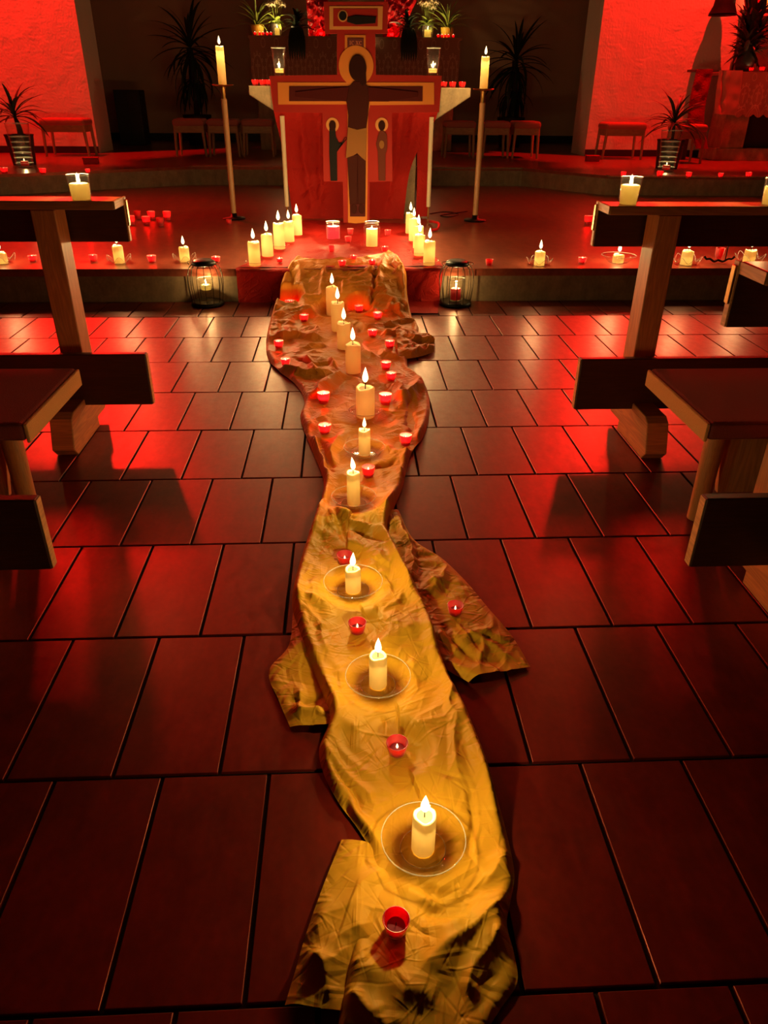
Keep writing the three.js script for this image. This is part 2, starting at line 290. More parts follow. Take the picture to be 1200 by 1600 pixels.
// A sheet between two edge curves. folds: [height, width, sharp, x,y,z, x,y,z ...] ridges (or valleys) along polylines.
function sheet({ L, R, nu, nv, puff = 0.02, sag = 0.4, rim = 0.02, folds = [], crumple = 0, fine = 0, pads = [], seed = 0, minY = -1, mask, lift, end = 0, sagTop = 0 }) {
  const cl = new THREE.CatmullRomCurve3(arr(L), false, 'centripetal'), cr = new THREE.CatmullRomCurve3(arr(R), false, 'centripetal');
  cl.arcLengthDivisions = cr.arcLengthDivisions = 800;
  const base = [], P = [];
  for (let j = 0; j <= nv; j++) { const a = cl.getPointAt(j / nv), b = cr.getPointAt(j / nv); for (let i = 0; i <= nu; i++) { const c = a.clone().lerp(b, i / nu); if (sagTop) c.z += sagTop * 4 * (i / nu) * (1 - i / nu) * Math.max(0, 1 - j / nv / 0.035); base.push(c); } }
  const at = (i, j) => base[j * (nu + 1) + i];
  const lines = folds.map(([h, w, sharp, ...c]) => { const p = []; for (let k = 0; k < c.length; k += 3) p.push([c[k], c[k + 1] - c[k + 2]]); return { h, w, sharp, p }; });
  const q = rng(seed * 13 + 1), CELL = 0.08, cell = (x, s) => Math.floor(x / CELL) * 4096 + Math.floor(s / CELL), grid = new Map();
  let area = 0; for (let j = 0; j < nv; j++) area += at(0, j).distanceTo(at(nu, j)) * at(nu >> 1, j).distanceTo(at(nu >> 1, j + 1));
  const creases = Math.round(fine * 160000 * area);
  for (let k = 0; k < creases; k++) {
    const b = base[Math.floor(q() * base.length)], a = q() * Math.PI, big = q() < 0.3, w = big ? 0.018 + 0.03 * q() : 0.006 + 0.012 * q(), l = big ? 0.05 + 0.08 * q() : 0.02 + 0.05 * q();
    const c = { x: b.x, s: b.y - b.z, cx: Math.cos(a), cs: Math.sin(a), w, l, h: (q() < 0.68 ? 1 : -0.8) * crumple * (big ? 0.75 : 0.3) * (0.4 + 0.8 * q()) }, R2 = l + w;
    for (let i = Math.floor((c.x - R2) / CELL); i <= Math.floor((c.x + R2) / CELL); i++) for (let j = Math.floor((c.s - R2) / CELL); j <= Math.floor((c.s + R2) / CELL); j++) { const id = i * 4096 + j; if (!grid.has(id)) grid.set(id, []); grid.get(id).push(c); }
  }
  const du = V3(), dv = V3(), n = V3();
  for (let j = 0; j <= nv; j++) for (let i = 0; i <= nu; i++) {
    const b = at(i, j), width = at(0, j).distanceTo(at(nu, j)), u = i / nu, v = j / nv;
    du.subVectors(at(Math.min(nu, i + 1), j), at(Math.max(0, i - 1), j)); dv.subVectors(at(i, Math.min(nv, j + 2)), at(i, Math.max(0, j - 2)));
    n.crossVectors(dv, du).normalize(); if (n.y + 0.7 * n.z < 0) n.negate();
    const de = Math.min(u, 1 - u) * width, edge = 1 - Math.exp(-Math.pow(de / rim, 1.3));
    const wob = 0.7 + 0.5 * n3(b.x * 2.2 + seed, b.z * 3.1, u < 0.5 ? 1 : 6);
    const ends = end ? Math.min(1, Math.min(v, 1 - v) / end) : 1;
    let d = (lift ? lift(u, v) : 1) * puff * wob * edge * (sag + (1 - sag) * Math.exp(-Math.pow((de - rim * 1.3) / (rim * 2.2), 2)));
    const x = b.x, s = b.y - b.z, jx = x + 0.012 * n3(x * 9, s * 9, seed + 20), js = s + 0.012 * n3(x * 9, s * 9, seed + 30);
    for (const f of lines) {
      let best = 1e9, t = 0;
      for (let k = 0; k + 1 < f.p.length; k++) {
        const [ax, as] = f.p[k], [bx, bs] = f.p[k + 1], ex = bx - ax, es = bs - as;
        const q = Math.min(1, Math.max(0, ((jx - ax) * ex + (js - as) * es) / (ex * ex + es * es)));
        const dist = Math.hypot(jx - ax - q * ex, js - as - q * es);
        if (dist < best) { best = dist; t = (k + q) / (f.p.length - 1); }
      }
      if (best > 4 * f.w) continue;
      const taper = Math.min(1, 0.25 + 4 * Math.min(t, 1 - t) + (f.p.length < 3 ? 0.2 : 0));
      d += edge * f.h * taper * (f.sharp ? Math.pow(Math.max(0, 1 - best / (2.6 * f.w)), 1.3) : Math.exp(-(best / f.w) * (best / f.w)));
    }
    const m = mask ? mask(x, s, u, v) : 1;
    const wx = x + 0.008 * n3(x * 12, s * 12, seed + 50), ws = s + 0.008 * n3(x * 12 + 9, s * 12, seed + 51);
    let tents = 0;
    for (const c of grid.get(cell(wx, ws)) ?? []) {        // straight creases with flat facets on both sides
      const ex = wx - c.x, es = ws - c.s, al = ex * c.cx + es * c.cs, ac = Math.abs(ex * c.cs - es * c.cx), k = 1 - ac / c.w, e = 1 - Math.abs(al) / c.l;
      if (k > 0 && e > 0) tents += c.h * k * Math.min(1, e * 2.2);
    }
    d += edge * (m * tents + crumple * m * 0.28 * n3(x * 5, s * 5, seed + 60));
    d *= ends * 0.9 + 0.1;
    const p = b.clone().addScaledVector(n, d);
    for (const [px, pz, pr, ph] of pads) { const k = 1 - ss(pr, pr * 1.9 + 0.012, Math.hypot(p.x - px, p.z - pz)); if (k > 0) p.y += (ph - p.y) * k; }
    if (p.y < minY) p.y = minY + 0.0004 * (1 + n3(x * 30, s * 30, 1));
    P.push(p);
  }
  const pos = new Float32Array(P.length * 3), uv = new Float32Array(P.length * 2), idx = [];
  P.forEach((p, k) => { p.toArray(pos, k * 3); uv[2 * k] = base[k].x; uv[2 * k + 1] = base[k].y - base[k].z; });
  for (let j = 0; j < nv; j++) for (let i = 0; i < nu; i++) { const a = j * (nu + 1) + i; idx.push(a, a + nu + 1, a + 1, a + 1, a + nu + 1, a + nu + 2); }
  const g = new THREE.BufferGeometry();
  g.setAttribute('position', new THREE.BufferAttribute(pos, 3)); g.setAttribute('uv', new THREE.BufferAttribute(uv, 2)); g.setIndex(idx); g.computeVertexNormals();
  g.userData.split = (jc) => [idx.slice(0, jc * nu * 6), idx.slice(jc * nu * 6)].map((ix) => { const h = g.clone(); h.userData = {}; h.setIndex(ix); return h.toNonIndexed(); });
  g.userData.rows = (z) => { let j = 0; while (j < nv && at(nu >> 1, j).z < z) j++; return j; };
  g.userData.at = (x, z) => { let y = -9, best = 1e9; for (const p of P) { const q = (p.x - x) ** 2 + (p.z - z) ** 2; if (q < best) { best = q; y = p.y; } } return y; };
  return g;
}
// places where something stands on the cloth: x, z, radius, height
const H0 = 0.016;
const runnerPads = [];
// pillars along the runner, from the camera to the step: x, y, z, radius, height, dish, flame lean, label
const runnerPillars = [
  [0.1219,0.016,-0.8486,0.0211,0.0897, 3.57, 0.1, 'short ivory pillar candle in the widest glass dish, at the cloth\'s lower end'],
  [0.0585,0.016,-1.2739,0.0204,0.0873, 3.64, -0.05, 'ivory pillar candle in a glass dish, second along the gold cloth'],
  [0.0062,0.016,-1.6464,0.0213,0.0714, 3.75, 0.15, 'short ivory pillar candle in a glass dish, third along the gold cloth'],
  [0.014,0.016,-2.1381,0.0216,0.1153, 3.4, 0.3, 'slim ivory pillar candle in a glass dish where the cloth narrows'],
  [0.0598,0.016,-2.5209,0.0222,0.0996, 3.5, 0.25, 'slim ivory pillar candle in a glass dish, fifth along the gold cloth'],
  [0.0736,0.016,-2.8994,0.0395,0.1288, 1.75, 0.05, 'thick ivory pillar candle amid the cloth folds, widest of the row'],
  [0.0294,0.016,-3.4712,0.0373,0.1406, 0, 0.05, 'ivory pillar candle on the crumpled orange cloth, fourth from the step'],
  [-0.0137,0.016,-3.8622,0.0374,0.1366, 0, 0.05, 'ivory pillar candle on the crumpled orange cloth, third from the step'],
  [-0.0479,0.016,-4.202,0.0384,0.1607, 0, 0.02, 'ivory pillar candle on the crumpled orange cloth, second from the step'],
  [-0.0832,0.016,-4.5502,0.0382,0.168, 0, 0, 'ivory pillar candle directly before the gold drape over the step'],
];
// red glass cups on the runner: x, y, z, rim radius, height, lit, label
const runnerCups = [
  [0.0639,0.016,-0.7027,0.0226,0.0268, 0, 'burnt-out dark red glass cup at the near end of the gold cloth'],
  [0.0896,0.016,-1.0731,0.0229,0.023, 1, 'red glass cup with a low flame between the two nearest pillar candles'],
  [0.0147,0.016,-1.4693,0.0233,0.0301, 1, 'red glass cup with a low flame below the third dish on the gold cloth'],
  [-0.0163,0.016,-1.7833,0.0239,0.0305, 1, 'red glass cup directly behind the third pillar candle on the gold cloth'],
  [0.2722,0.016,-1.5354,0.0217,0.0273, 1, 'red glass cup alone on the copper side flap of the cloth'],
  [0.0687,0.016,-2.3377,0.0238,0.0387, 1, 'red glass cup beside the slim candle where the cloth narrows'],
  [-0.0931,0.016,-2.7248,0.0255,0.0387, 1, 'red glass cup in the pocket at the cloth\'s edge nearest the pews on the left'],
  [0.2214,0.016,-2.6041,0.0241,0.0431, 1, 'red glass cup at the right edge of the cloth beside the fifth dish'],
  [-0.1056,0.016,-3.06,0.028,0.0485, 1, 'bright pink-red glass cup in a glowing fold left of the thick pillar candle'],
  [0.1647,0.016,-3.0374,0.0279,0.0484, 1, 'bright red glass cup in a fold right of the thick pillar candle'],
  [0.2077,0.016,-3.3441,0.0242,0.0389, 1, 'red glass cup half hidden behind a fold above the thick pillar candle'],
  [0.1914,0.016,-3.5025,0.0252,0.0404, 1, 'pink-lit glass cup right of the fourth pillar candle from the step'],
  [-0.3624,0.016,-3.869,0.0255,0.0409, 1, 'red glass cup at the left edge of the crumpled cloth, the upper of two'],
  [-0.3074,0.016,-3.5813,0.0239,0.035, 1, 'red glass cup at the left edge of the crumpled cloth, the lower of two'],
  [0.2302,0.016,-3.8563,0.0256,0.041, 1, 'red glass cup beside the crumpled cloth corner on the right'],
  [0.145,0.016,-4.0717,0.0261,0.0395, 1, 'pink-white lit glass cup right of the third pillar candle from the step'],
  [0.1887,0.016,-4.4319,0.0269,0.0429, 1, 'red glass cup glowing under the bright yellow fold before the step'],
  [-0.2513,0.016,-4.3967,0.0266,0.0424, 1, 'red glass cup left of the second pillar candle from the step'],
  [0.0797,0.016,-4.5965,0.0268,0.0445, 1, 'small red glass cup right of the candle before the gold drape'],
  [-0.3567,0.016,-4.7149,0.0293,0.0489, 1, 'red glass cup in a shallow red dish at the foot of the drape'],
];
for (const p of [...runnerPillars, ...runnerCups]) p.pad = [p[0], p[2], p[3] * 1.5 + 0.006, p[1] - 0.0005];
for (const p of runnerPillars) if (p[5] > 2) p.pad[2] = p[3] * 2.4;
runnerPads.push(...[...runnerPillars, ...runnerCups].map((p) => p.pad));

{
  const g = thing('cloth_runner', 'long gold satin cloth with a flap on either side, nearest the camera', 'cloth');
  const main = sheet({
    L: [-0.324,0.224,-5.213, -0.385,0.2,-4.937, -0.434,0.08,-4.67, -0.457,0.006,-4.327, -0.438,0.006,-3.947, -0.414,0.006,-3.756, -0.366,0.006,-3.579, -0.247,0.006,-3.333, -0.192,0.006,-3.099, -0.203,0.006,-2.934, -0.176,0.006,-2.757, -0.139,0.006,-2.578, -0.092,0.006,-2.334, -0.09,0.006,-2.247, -0.129,0.006,-1.96, -0.159,0.006,-1.687, -0.157,0.006,-1.59, -0.127,0.006,-1.444, -0.088,0.006,-1.315, -0.062,0.006,-1.228, -0.054,0.006,-1.173, -0.072,0.006,-1.095, -0.061,0.006,-1.031, -0.03,0.006,-0.96, 0.009,0.006,-0.895, 0.031,0.006,-0.841, 0.013,0.006,-0.781, -0.009,0.006,-0.698, -0.021,0.006,-0.634, -0.032,0.006,-0.55],
    R: [0.318,0.226,-5.482, 0.391,0.2,-4.911, 0.388,0.1,-4.725, 0.403,0.006,-4.482, 0.424,0.006,-4.283, 0.376,0.006,-3.989, 0.322,0.006,-3.75, 0.307,0.006,-3.563, 0.356,0.006,-3.39, 0.368,0.006,-3.115, 0.324,0.006,-2.795, 0.281,0.006,-2.642, 0.236,0.006,-2.526, 0.187,0.006,-2.275, 0.119,0.006,-1.974, 0.145,0.006,-1.819, 0.174,0.006,-1.687, 0.206,0.006,-1.54, 0.218,0.006,-1.368, 0.235,0.006,-1.278, 0.254,0.006,-1.184, 0.276,0.006,-1.006, 0.282,0.006,-0.829, 0.279,0.006,-0.795, 0.263,0.006,-0.749, 0.249,0.006,-0.71, 0.251,0.006,-0.661, 0.247,0.006,-0.618, 0.211,0.006,-0.578, 0.178,0.006,-0.541],
    nu: 130, nv: 820, puff: 0.03, sag: 0.5, rim: 0.009, crumple: 0.01, fine: 0.0042, pads: runnerPads, seed: 3, minY: 0.004, end: 0.004, sagTop: 0.2,
    lift: (u, v) => (u > 0.5 ? 1 + 1.3 * ss(0.52, 0.58, v) * ss(0.96, 0.9, v) : 1 + 0.7 * ss(0.58, 0.64, v) * ss(0.88, 0.82, v)) * (1 - 0.55 * ss(0.88, 0.94, v)),
    mask: (x, s, u, v) => Math.min(1.5, 0.6 + 0.9 * ss(0.3, 0.22, v) * ss(0.05, 0.1, v) - 0.48 * ss(0.84, 0.9, v)),
    folds: [
      // lower end
      [0.009, 0.0075, 1, 0.208,0.02,-1.541, 0.217,0.02,-1.352, 0.216,0.02,-1.202, 0.207,0.02,-0.989, 0.217,0.02,-0.91, 0.219,0.02,-0.817],
      [-0.014, 0.01, 0, 0.211,0.02,-0.976, 0.217,0.02,-0.881, 0.205,0.02,-0.805],
      [0.0105, 0.00875, 1, 0.283,0.02,-0.819, 0.241,0.02,-0.791, 0.212,0.02,-0.77],
      [0.0075, 0.00875, 1, 0.257,0.02,-0.733, 0.201,0.02,-0.729],
      [-0.022, 0.012, 0, 0.056,0.02,-0.793, 0.092,0.02,-0.775, 0.134,0.02,-0.759, 0.176,0.02,-0.728],
      [0.012, 0.01125, 1, 0.067,0.02,-0.767, 0.112,0.02,-0.753, 0.153,0.02,-0.731],
      [-0.016, 0.01, 0, 0.076,0.02,-0.73, 0.13,0.02,-0.717, 0.174,0.02,-0.717],
      [0.0135, 0.0125, 1, 0.181,0.02,-0.702, 0.136,0.02,-0.677, 0.087,0.02,-0.651],
      [0.0225, 0.0175, 1, 0.26,0.02,-0.734, 0.22,0.02,-0.7, 0.182,0.02,-0.675, 0.121,0.02,-0.634, 0.074,0.02,-0.602],
      [0.015, 0.01, 1, 0.244,0.02,-0.687, 0.191,0.02,-0.627, 0.161,0.02,-0.582],
      [0.015, 0.0125, 1, -0.001,0.02,-0.7, 0.008,0.02,-0.643, 0.038,0.02,-0.619],
      [0.0135, 0.0125, 1, -0.014,0.02,-0.599, 0.028,0.02,-0.562],
      [0.009, 0.01, 1, 0.052,0.02,-0.652, 0.07,0.02,-0.595, 0.124,0.02,-0.575],
      [0.006, 0.0075, 1, 0.042,0.02,-0.663, 0.113,0.02,-0.675, 0.15,0.02,-0.71],
      // pocket at the left edge beside the nearest dish
      [-0.03, 0.011, 0, -0.024,0.02,-0.939, -0.01,0.02,-0.885, 0.03,0.02,-0.829],
      [0.0105, 0.00875, 1, -0.003,0.02,-0.933, 0.024,0.02,-0.884, 0.046,0.02,-0.833],
      [0.00525, 0.00625, 1, -0.063,0.02,-1.082, -0.011,0.02,-1.009, 0.041,0.02,-0.936],
      [0.0045, 0.00625, 1, -0.054,0.02,-1.129, -0.004,0.02,-1.057, 0.046,0.02,-0.991],
      [-0.006, 0.006, 0, -0.056,0.02,-1.043, -0.011,0.02,-0.971, 0.025,0.02,-0.918],
      [0.00375, 0.00625, 1, -0.022,0.02,-1.155, 0.017,0.02,-1.082, 0.061,0.02,-1.046],
      // middle
      [0.00525, 0.0075, 1, 0.095,0.02,-1.599, 0.041,0.02,-1.502, -0.031,0.02,-1.466, -0.118,0.02,-1.461],
      [0.0045, 0.00625, 1, 0.135,0.02,-1.6, 0.077,0.02,-1.511],
      [0.0075, 0.0075, 1, 0.157,0.02,-1.728, 0.161,0.02,-1.599, 0.203,0.02,-1.522],
      [0.0045, 0.00625, 1, -0.147,0.02,-1.701, -0.118,0.02,-1.624, -0.082,0.02,-1.552],
      [0.0045, 0.00625, 1, -0.132,0.02,-1.54, -0.08,0.02,-1.473, -0.046,0.02,-1.339],
      [-0.012, 0.009, 0, -0.072,0.02,-2.156, -0.046,0.02,-2.016, -0.012,0.02,-1.881],
      [0.015, 0.00875, 1, -0.085,0.02,-2.229, -0.057,0.02,-2.082, -0.003,0.02,-1.994, 0.084,0.02,-1.945, 0.112,0.02,-1.913],
      [-0.016, 0.012, 0, -0.004,0.02,-1.948, 0.074,0.02,-1.892, 0.124,0.02,-1.847],
      [0.0075, 0.00875, 1, -0.111,0.02,-1.903, -0.095,0.02,-2.058, -0.081,0.02,-2.165],
      [0.0045, 0.00625, 1, 0.025,0.02,-1.909, 0.08,0.02,-1.807, 0.138,0.02,-1.69],
      // the scooped middle part
      [0.03787, 0.02145, 1, -0.176,0.02,-3.016, -0.108,0.02,-3.213, -0.03,0.02,-3.378, 0.044,0.02,-3.394],
      [0.04131, 0.01967, 1, 0.096,0.02,-2.85, 0.203,0.02,-3.021, 0.288,0.02,-3.137, 0.353,0.02,-3.332],
      [0.03442, 0.01788, 1, 0.15,0.02,-3.355, 0.255,0.02,-3.204, 0.212,0.02,-3.028],
      [-0.04131, 0.01287, 0, 0.286,0.02,-3.113, 0.268,0.02,-2.887, 0.253,0.02,-2.705],
      [0.0241, 0.0143, 1, -0.011,0.02,-2.745, -0.051,0.02,-2.603, -0.066,0.02,-2.434],
      [-0.0459, 0.01287, 0, -0.139,0.02,-2.749, -0.099,0.02,-2.564, -0.058,0.02,-2.345],
      [0.02065, 0.01073, 1, -0.15,0.02,-2.829, -0.124,0.02,-2.576, -0.08,0.02,-2.331],
      [0.01205, 0.01073, 1, 0.112,0.02,-2.466, 0.188,0.02,-2.614],
      [0.01033, 0.008938, 1, 0.067,0.02,-2.316, 0.153,0.02,-2.359, 0.193,0.02,-2.337],
      [-0.01377, 0.00858, 0, 0.094,0.02,-2.376, 0.172,0.02,-2.443],
      // crumpled upper part
      [0.03098, 0.01608, 1, -0.431,0.02,-4.044, -0.291,0.02,-4.066, -0.126,0.02,-4.013],
      [0.03787, 0.01788, 1, -0.359,0.02,-3.577, -0.298,0.02,-3.477, -0.193,0.02,-3.418, -0.058,0.02,-3.424],
      [-0.03672, 0.0143, 0, -0.269,0.02,-3.677, -0.167,0.02,-3.572, -0.078,0.02,-3.59],
      [0.0241, 0.01073, 1, -0.204,0.02,-3.675, -0.154,0.02,-3.464],
      [0.02754, 0.01073, 1, -0.086,0.02,-3.652, -0.052,0.02,-3.472],
      [0.0241, 0.0143, 1, -0.243,0.02,-3.806, -0.127,0.02,-3.894, -0.047,0.02,-3.757],
      [0.0241, 0.0143, 1, 0.082,0.02,-3.984, 0.087,0.02,-3.754, 0.157,0.02,-3.667],
      [0.02754, 0.0143, 1, 0.015,0.02,-4.436, 0.124,0.02,-4.199, 0.317,0.02,-4.331, 0.413,0.02,-4.329],
      [0.03098, 0.0143, 1, 0.192,0.02,-4.068, 0.306,0.02,-4.156, 0.368,0.02,-4.027],
      [0.02754, 0.01252, 1, 0.183,0.02,-3.887, 0.192,0.02,-3.709, 0.282,0.02,-3.664],
      // the drape over the step
      [0.0135, 0.015, 1, -0.312,0.22,-5.146, -0.275,0.1,-4.785, -0.249,0.05,-4.596, -0.127,0.02,-4.381],
      [-0.012, 0.014, 0, -0.353,0.19,-4.946, -0.317,0.08,-4.718, -0.279,0.04,-4.559],
      [-0.03, 0.016, 0, 0.204,0.2,-5.034, 0.187,0.12,-4.798, 0.155,0.05,-4.59],
      [0.0225, 0.0125, 1, 0.295,0.226,-5.385, 0.226,0.17,-4.94, 0.194,0.11,-4.771],
      [0.0195, 0.0125, 1, 0.319,0.226,-5.338, 0.343,0.17,-4.939, 0.378,0.1,-4.708],
      [0.0165, 0.0125, 1, 0.223,0.1,-4.676, 0.308,0.08,-4.626, 0.365,0.02,-4.401],
      [0.009, 0.015, 1, -0.042,0.2,-5.077, 0.082,0.16,-4.836, 0.22,0.2,-4.993],
      [0.008, 0.012, 0, -0.147,0.21,-5.048, -0.146,0.11,-4.846, -0.163,0.04,-4.635],
    ],
  });
  const [upper, lower] = main.userData.split(main.userData.rows(-2.051));  // one sheet cut in two, the upper piece toned for the red light
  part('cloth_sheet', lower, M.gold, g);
  const up = thing('redlit_cloth', 'crumpled cloth toned orange for red light, deeply folded, draped from step to narrow twist', 'cloth');
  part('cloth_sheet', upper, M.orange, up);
  const flap = sheet({
    L: [0.113,0.008,-2.093, 0.113,0.008,-1.859, 0.145,0.008,-1.616, 0.173,0.008,-1.465, 0.215,0.006,-1.345, 0.271,0.006,-1.285],
    R: [0.16,0.01,-2.105, 0.197,0.006,-1.922, 0.27,0.006,-1.815, 0.322,0.006,-1.7, 0.367,0.006,-1.567, 0.407,0.006,-1.448, 0.428,0.006,-1.332],
    nu: 70, nv: 130, puff: 0.012, sag: 0.7, rim: 0.012, crumple: 0.006, fine: 0.008, pads: runnerPads, seed: 11, minY: 0.003,
    folds: [[0.0165, 0.0075, 1, 0.156,0.02,-2.05, 0.176,0.02,-1.838, 0.174,0.02,-1.689], [0.0075, 0.0075, 1, 0.285,0.01,-1.781, 0.255,0.01,-1.685, 0.198,0.01,-1.656],
      [0.0075, 0.0075, 1, 0.342,0.01,-1.606, 0.282,0.01,-1.471, 0.342,0.01,-1.406, 0.396,0.01,-1.356], [0.006, 0.00625, 1, 0.373,0.01,-1.534, 0.326,0.01,-1.407, 0.295,0.01,-1.315],
      [-0.01, 0.008, 0, 0.207,0.01,-1.568, 0.249,0.01,-1.434, 0.293,0.01,-1.349]],
  });
  part('cloth_flap', flap, M.gold, g, 'wrinkled flap on the right');
  const side = sheet({
    L: [-0.154,0.006,-1.573, -0.158,0.006,-1.43, -0.198,0.006,-1.343, -0.166,0.006,-1.24, -0.137,0.006,-1.162],
    R: [-0.083,0.008,-1.568, -0.054,0.008,-1.376, -0.031,0.008,-1.255, -0.023,0.008,-1.205, -0.03,0.008,-1.159],
    nu: 44, nv: 80, puff: 0.008, sag: 0.8, rim: 0.012, crumple: 0.003, fine: 0.006, seed: 17, minY: 0.003,
    folds: [[0.018, 0.0075, 1, -0.123,0.01,-1.187, -0.087,0.01,-1.201, -0.059,0.01,-1.212], [0.012, 0.0075, 1, -0.121,0.01,-1.257, -0.118,0.01,-1.191], [-0.012, 0.01, 0, -0.138,0.01,-1.227, -0.074,0.01,-1.234]],
  });
  part('cloth_flap', side, M.gold, g, 'smooth flap on the left');
  const tail = sheet({
    L: [-0.025,0.006,-0.88, -0.057,0.006,-0.79, -0.083,0.006,-0.707, -0.098,0.006,-0.647, -0.11,0.006,-0.601],
    R: [0.075,0.008,-0.857, 0.061,0.008,-0.777, 0.036,0.008,-0.701, 0.016,0.008,-0.632, 0,0.006,-0.584],
    nu: 50, nv: 110, puff: 0.006, sag: 0.8, rim: 0.012, crumple: 0.003, fine: 0.006, seed: 23, minY: 0.003,
folds: [[0.012, 0.02, 1, 0.05,0.01,-0.825, -0.018,0.01,-0.745, -0.09,0.01,-0.689], [0.012, 0.016, 1, 0.03,0.01,-0.721, -0.039,0.01,-0.682, -0.096,0.01,-0.645], [0.01, 0.012, 1, -0.089,0.01,-0.664, -0.064,0.01,-0.647, -0.013,0.01,-0.671], [0.009, 0.012, 1, -0.071,0.01,-0.673, -0.062,0.01,-0.634, -0.045,0.01,-0.596]],
  });
  part('cloth_tail', tail, M.gold, g);
  const knot = sheet({
    L: [0.278,0.02,-4.13, 0.363,0.018,-4.188, 0.439,0.012,-4.129, 0.49,0.006,-4.023],
    R: [0.262,0.02,-3.665, 0.324,0.012,-3.688, 0.396,0.006,-3.748, 0.464,0.006,-3.813],
    nu: 40, nv: 50, puff: 0.025, sag: 0.8, rim: 0.014, crumple: 0.012, fine: 0.012, seed: 31, minY: 0.003,
    folds: [[0.0225, 0.0125, 1, 0.279,0.02,-4.029, 0.38,0.02,-3.954, 0.473,0.01,-3.962], [-0.02, 0.008, 0, 0.303,0.02,-3.862, 0.442,0.01,-3.868]],
  });
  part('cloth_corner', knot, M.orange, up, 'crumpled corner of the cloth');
}
{ // red cloth on the step under the pillar candles, hanging down its front
  const g = thing('step_cloth', 'red cloth spread on the altar step beneath the two diagonal rows of pillar candles', 'cloth');
  const top = sheet({
    L: [-0.37,0.213,-7.039, -0.455,0.213,-6.405, -0.527,0.213,-5.736, -0.612,0.213,-5.273, -0.711,0.213,-4.955],
    R: [0.613,0.213,-6.824, 0.632,0.213,-6.101, 0.616,0.213,-5.555, 0.637,0.213,-5.246, 0.644,0.213,-5.007],
    nu: 130, nv: 90, puff: 0.006, sag: 0.9, rim: 0.02, crumple: 0.006, fine: 0.002, seed: 41, minY: HP + 0.002,
    mask: (x, s, u, v) => 0.5 + 0.5 * ss(0.2, 0.4, u) * ss(0.85, 0.6, u),
    folds: [[0.0105, 0.025, 1, -0.327,0.211,-6.83, -0.136,0.211,-6.111, 0.229,0.211,-5.42], [0.009, 0.02, 1, -0.32,0.211,-6.419, -0.182,0.211,-5.568, -0.087,0.211,-5.328], [0.0075, 0.015, 1, 0.427,0.211,-5.996, 0.491,0.211,-5.566, 0.534,0.211,-5.279], [0.009, 0.0175, 1, -0.277,0.211,-7.016, -0.178,0.211,-6.42, -0.098,0.211,-6.293]],
    pads: [],
  });
  part('cloth_top', top, M.redCloth, g);
  const hangL = sheet({ L: [-0.71,0.214,-4.95, -0.703,0.201,-4.915, -0.706,0.093,-4.93, -0.707,-0.007,-4.93], R: [-0.364,0.214,-4.947, -0.362,0.201,-4.91, -0.377,0.094,-4.92, -0.4,-0.014,-4.92], nu: 40, nv: 40, puff: 0.004, sag: 0.8, crumple: 0.008, seed: 43 });
  part('cloth_hang', hangL, M.redCloth, g);
  const hangR = sheet({ L: [0.371,0.214,-4.983, 0.366,0.208,-4.91, 0.377,0.092,-4.92, 0.388,-0.008,-4.92, 0.372,0.006,-4.603], R: [0.641,0.214,-4.981, 0.633,0.208,-4.91, 0.628,0.089,-4.93, 0.619,-0.009,-4.92, 0.574,0.006,-4.6], nu: 40, nv: 50, puff: 0.004, sag: 0.8, crumple: 0.008, seed: 47, minY: 0.003 });
  part('cloth_hang', hangR, M.redCloth, g);
}

// ---------------------------------------------------------------- candles
function flameAt(parent, x, y, z, size, cd, lean = 0, at = 0.7) {
  const pts = [[0, 0], [0.1, 0.05], [0.18, 0.2], [0.185, 0.34], [0.125, 0.62], [0.05, 0.85], [0, 1]].map(([r, t]) => [r * size, t * size]);
  const g = lathe(pts, 14), p = g.attributes.position;
  for (let i = 0; i < p.count; i++) { const t = p.getY(i) / size; p.setX(i, p.getX(i) + lean * size * 0.4 * t * t); }
  const f = part('flame', g, M.flame, parent); f.position.set(x, y, z);
  if (cd) {
    const l = new THREE.PointLight(CANDLE, cd, 0, 2); l.position.set(x, y + size * at, z);
    l.shadow.radius = Math.max(0.15, size * 9); l.castShadow = true; parent.add(l);
  }
  return f;
}
function pillar(name, [x, y, z, r, h], label, group, { lean = 0, cd = PILLAR_CD, flame = 0.95, drips = true } = {}) {
  const g = thing(name, label, 'candle', [x, y, z], rand() * 6, group);
  const dip = Math.min(0.16 * r + 0.002, h * 0.2), e = 0.1 * r;
  const body = lathe([[r * 0.97, 0], [r, 0.002], [r, h * 0.5], [r * 0.995, h - 2.2 * e], [r * 0.96, h - 0.8 * e], [r * 0.86, h], [r * 0.76, h - 0.25 * e], [r * 0.66, h - dip]], 36);
  const pool = lathe([[r * 0.67, h - dip * 0.98], [r * 0.3, h - dip * 1.15], [0, h - dip * 1.15]], 28);
  const p = body.attributes.position, ph = rand() * 6;                  // slightly uneven, melted rim
  for (let i = 0; i < p.count; i++) { const t = p.getY(i) / h; if (t > 0.7) { const a = Math.atan2(p.getZ(i), p.getX(i)); p.setY(i, p.getY(i) + (t - 0.7) * r * 0.35 * (Math.sin(a * 2 + ph) + 0.4 * Math.sin(a * 5 + ph * 2))); } }
  body.computeVertexNormals();
  part('wax', body, M.wax, g); part('molten_wax', pool, M.molten, g);
  const top = h - dip * 1.15, wl = Math.max(0.009, r * 0.85);
  part('wick', tube([V3(0, top - 0.001, 0), V3(0.0004, top + wl * 0.6, 0), V3(0.0015 + lean * 0.004, top + wl, 0)], Math.max(0.0006, r * 0.05), 6, 6), M.wick, g);
  const s = Math.max(r * 1.75, 0.022) * flame;
  flameAt(g, 0, top + wl * 0.85, 0, s, cd, lean);
  return g;
}
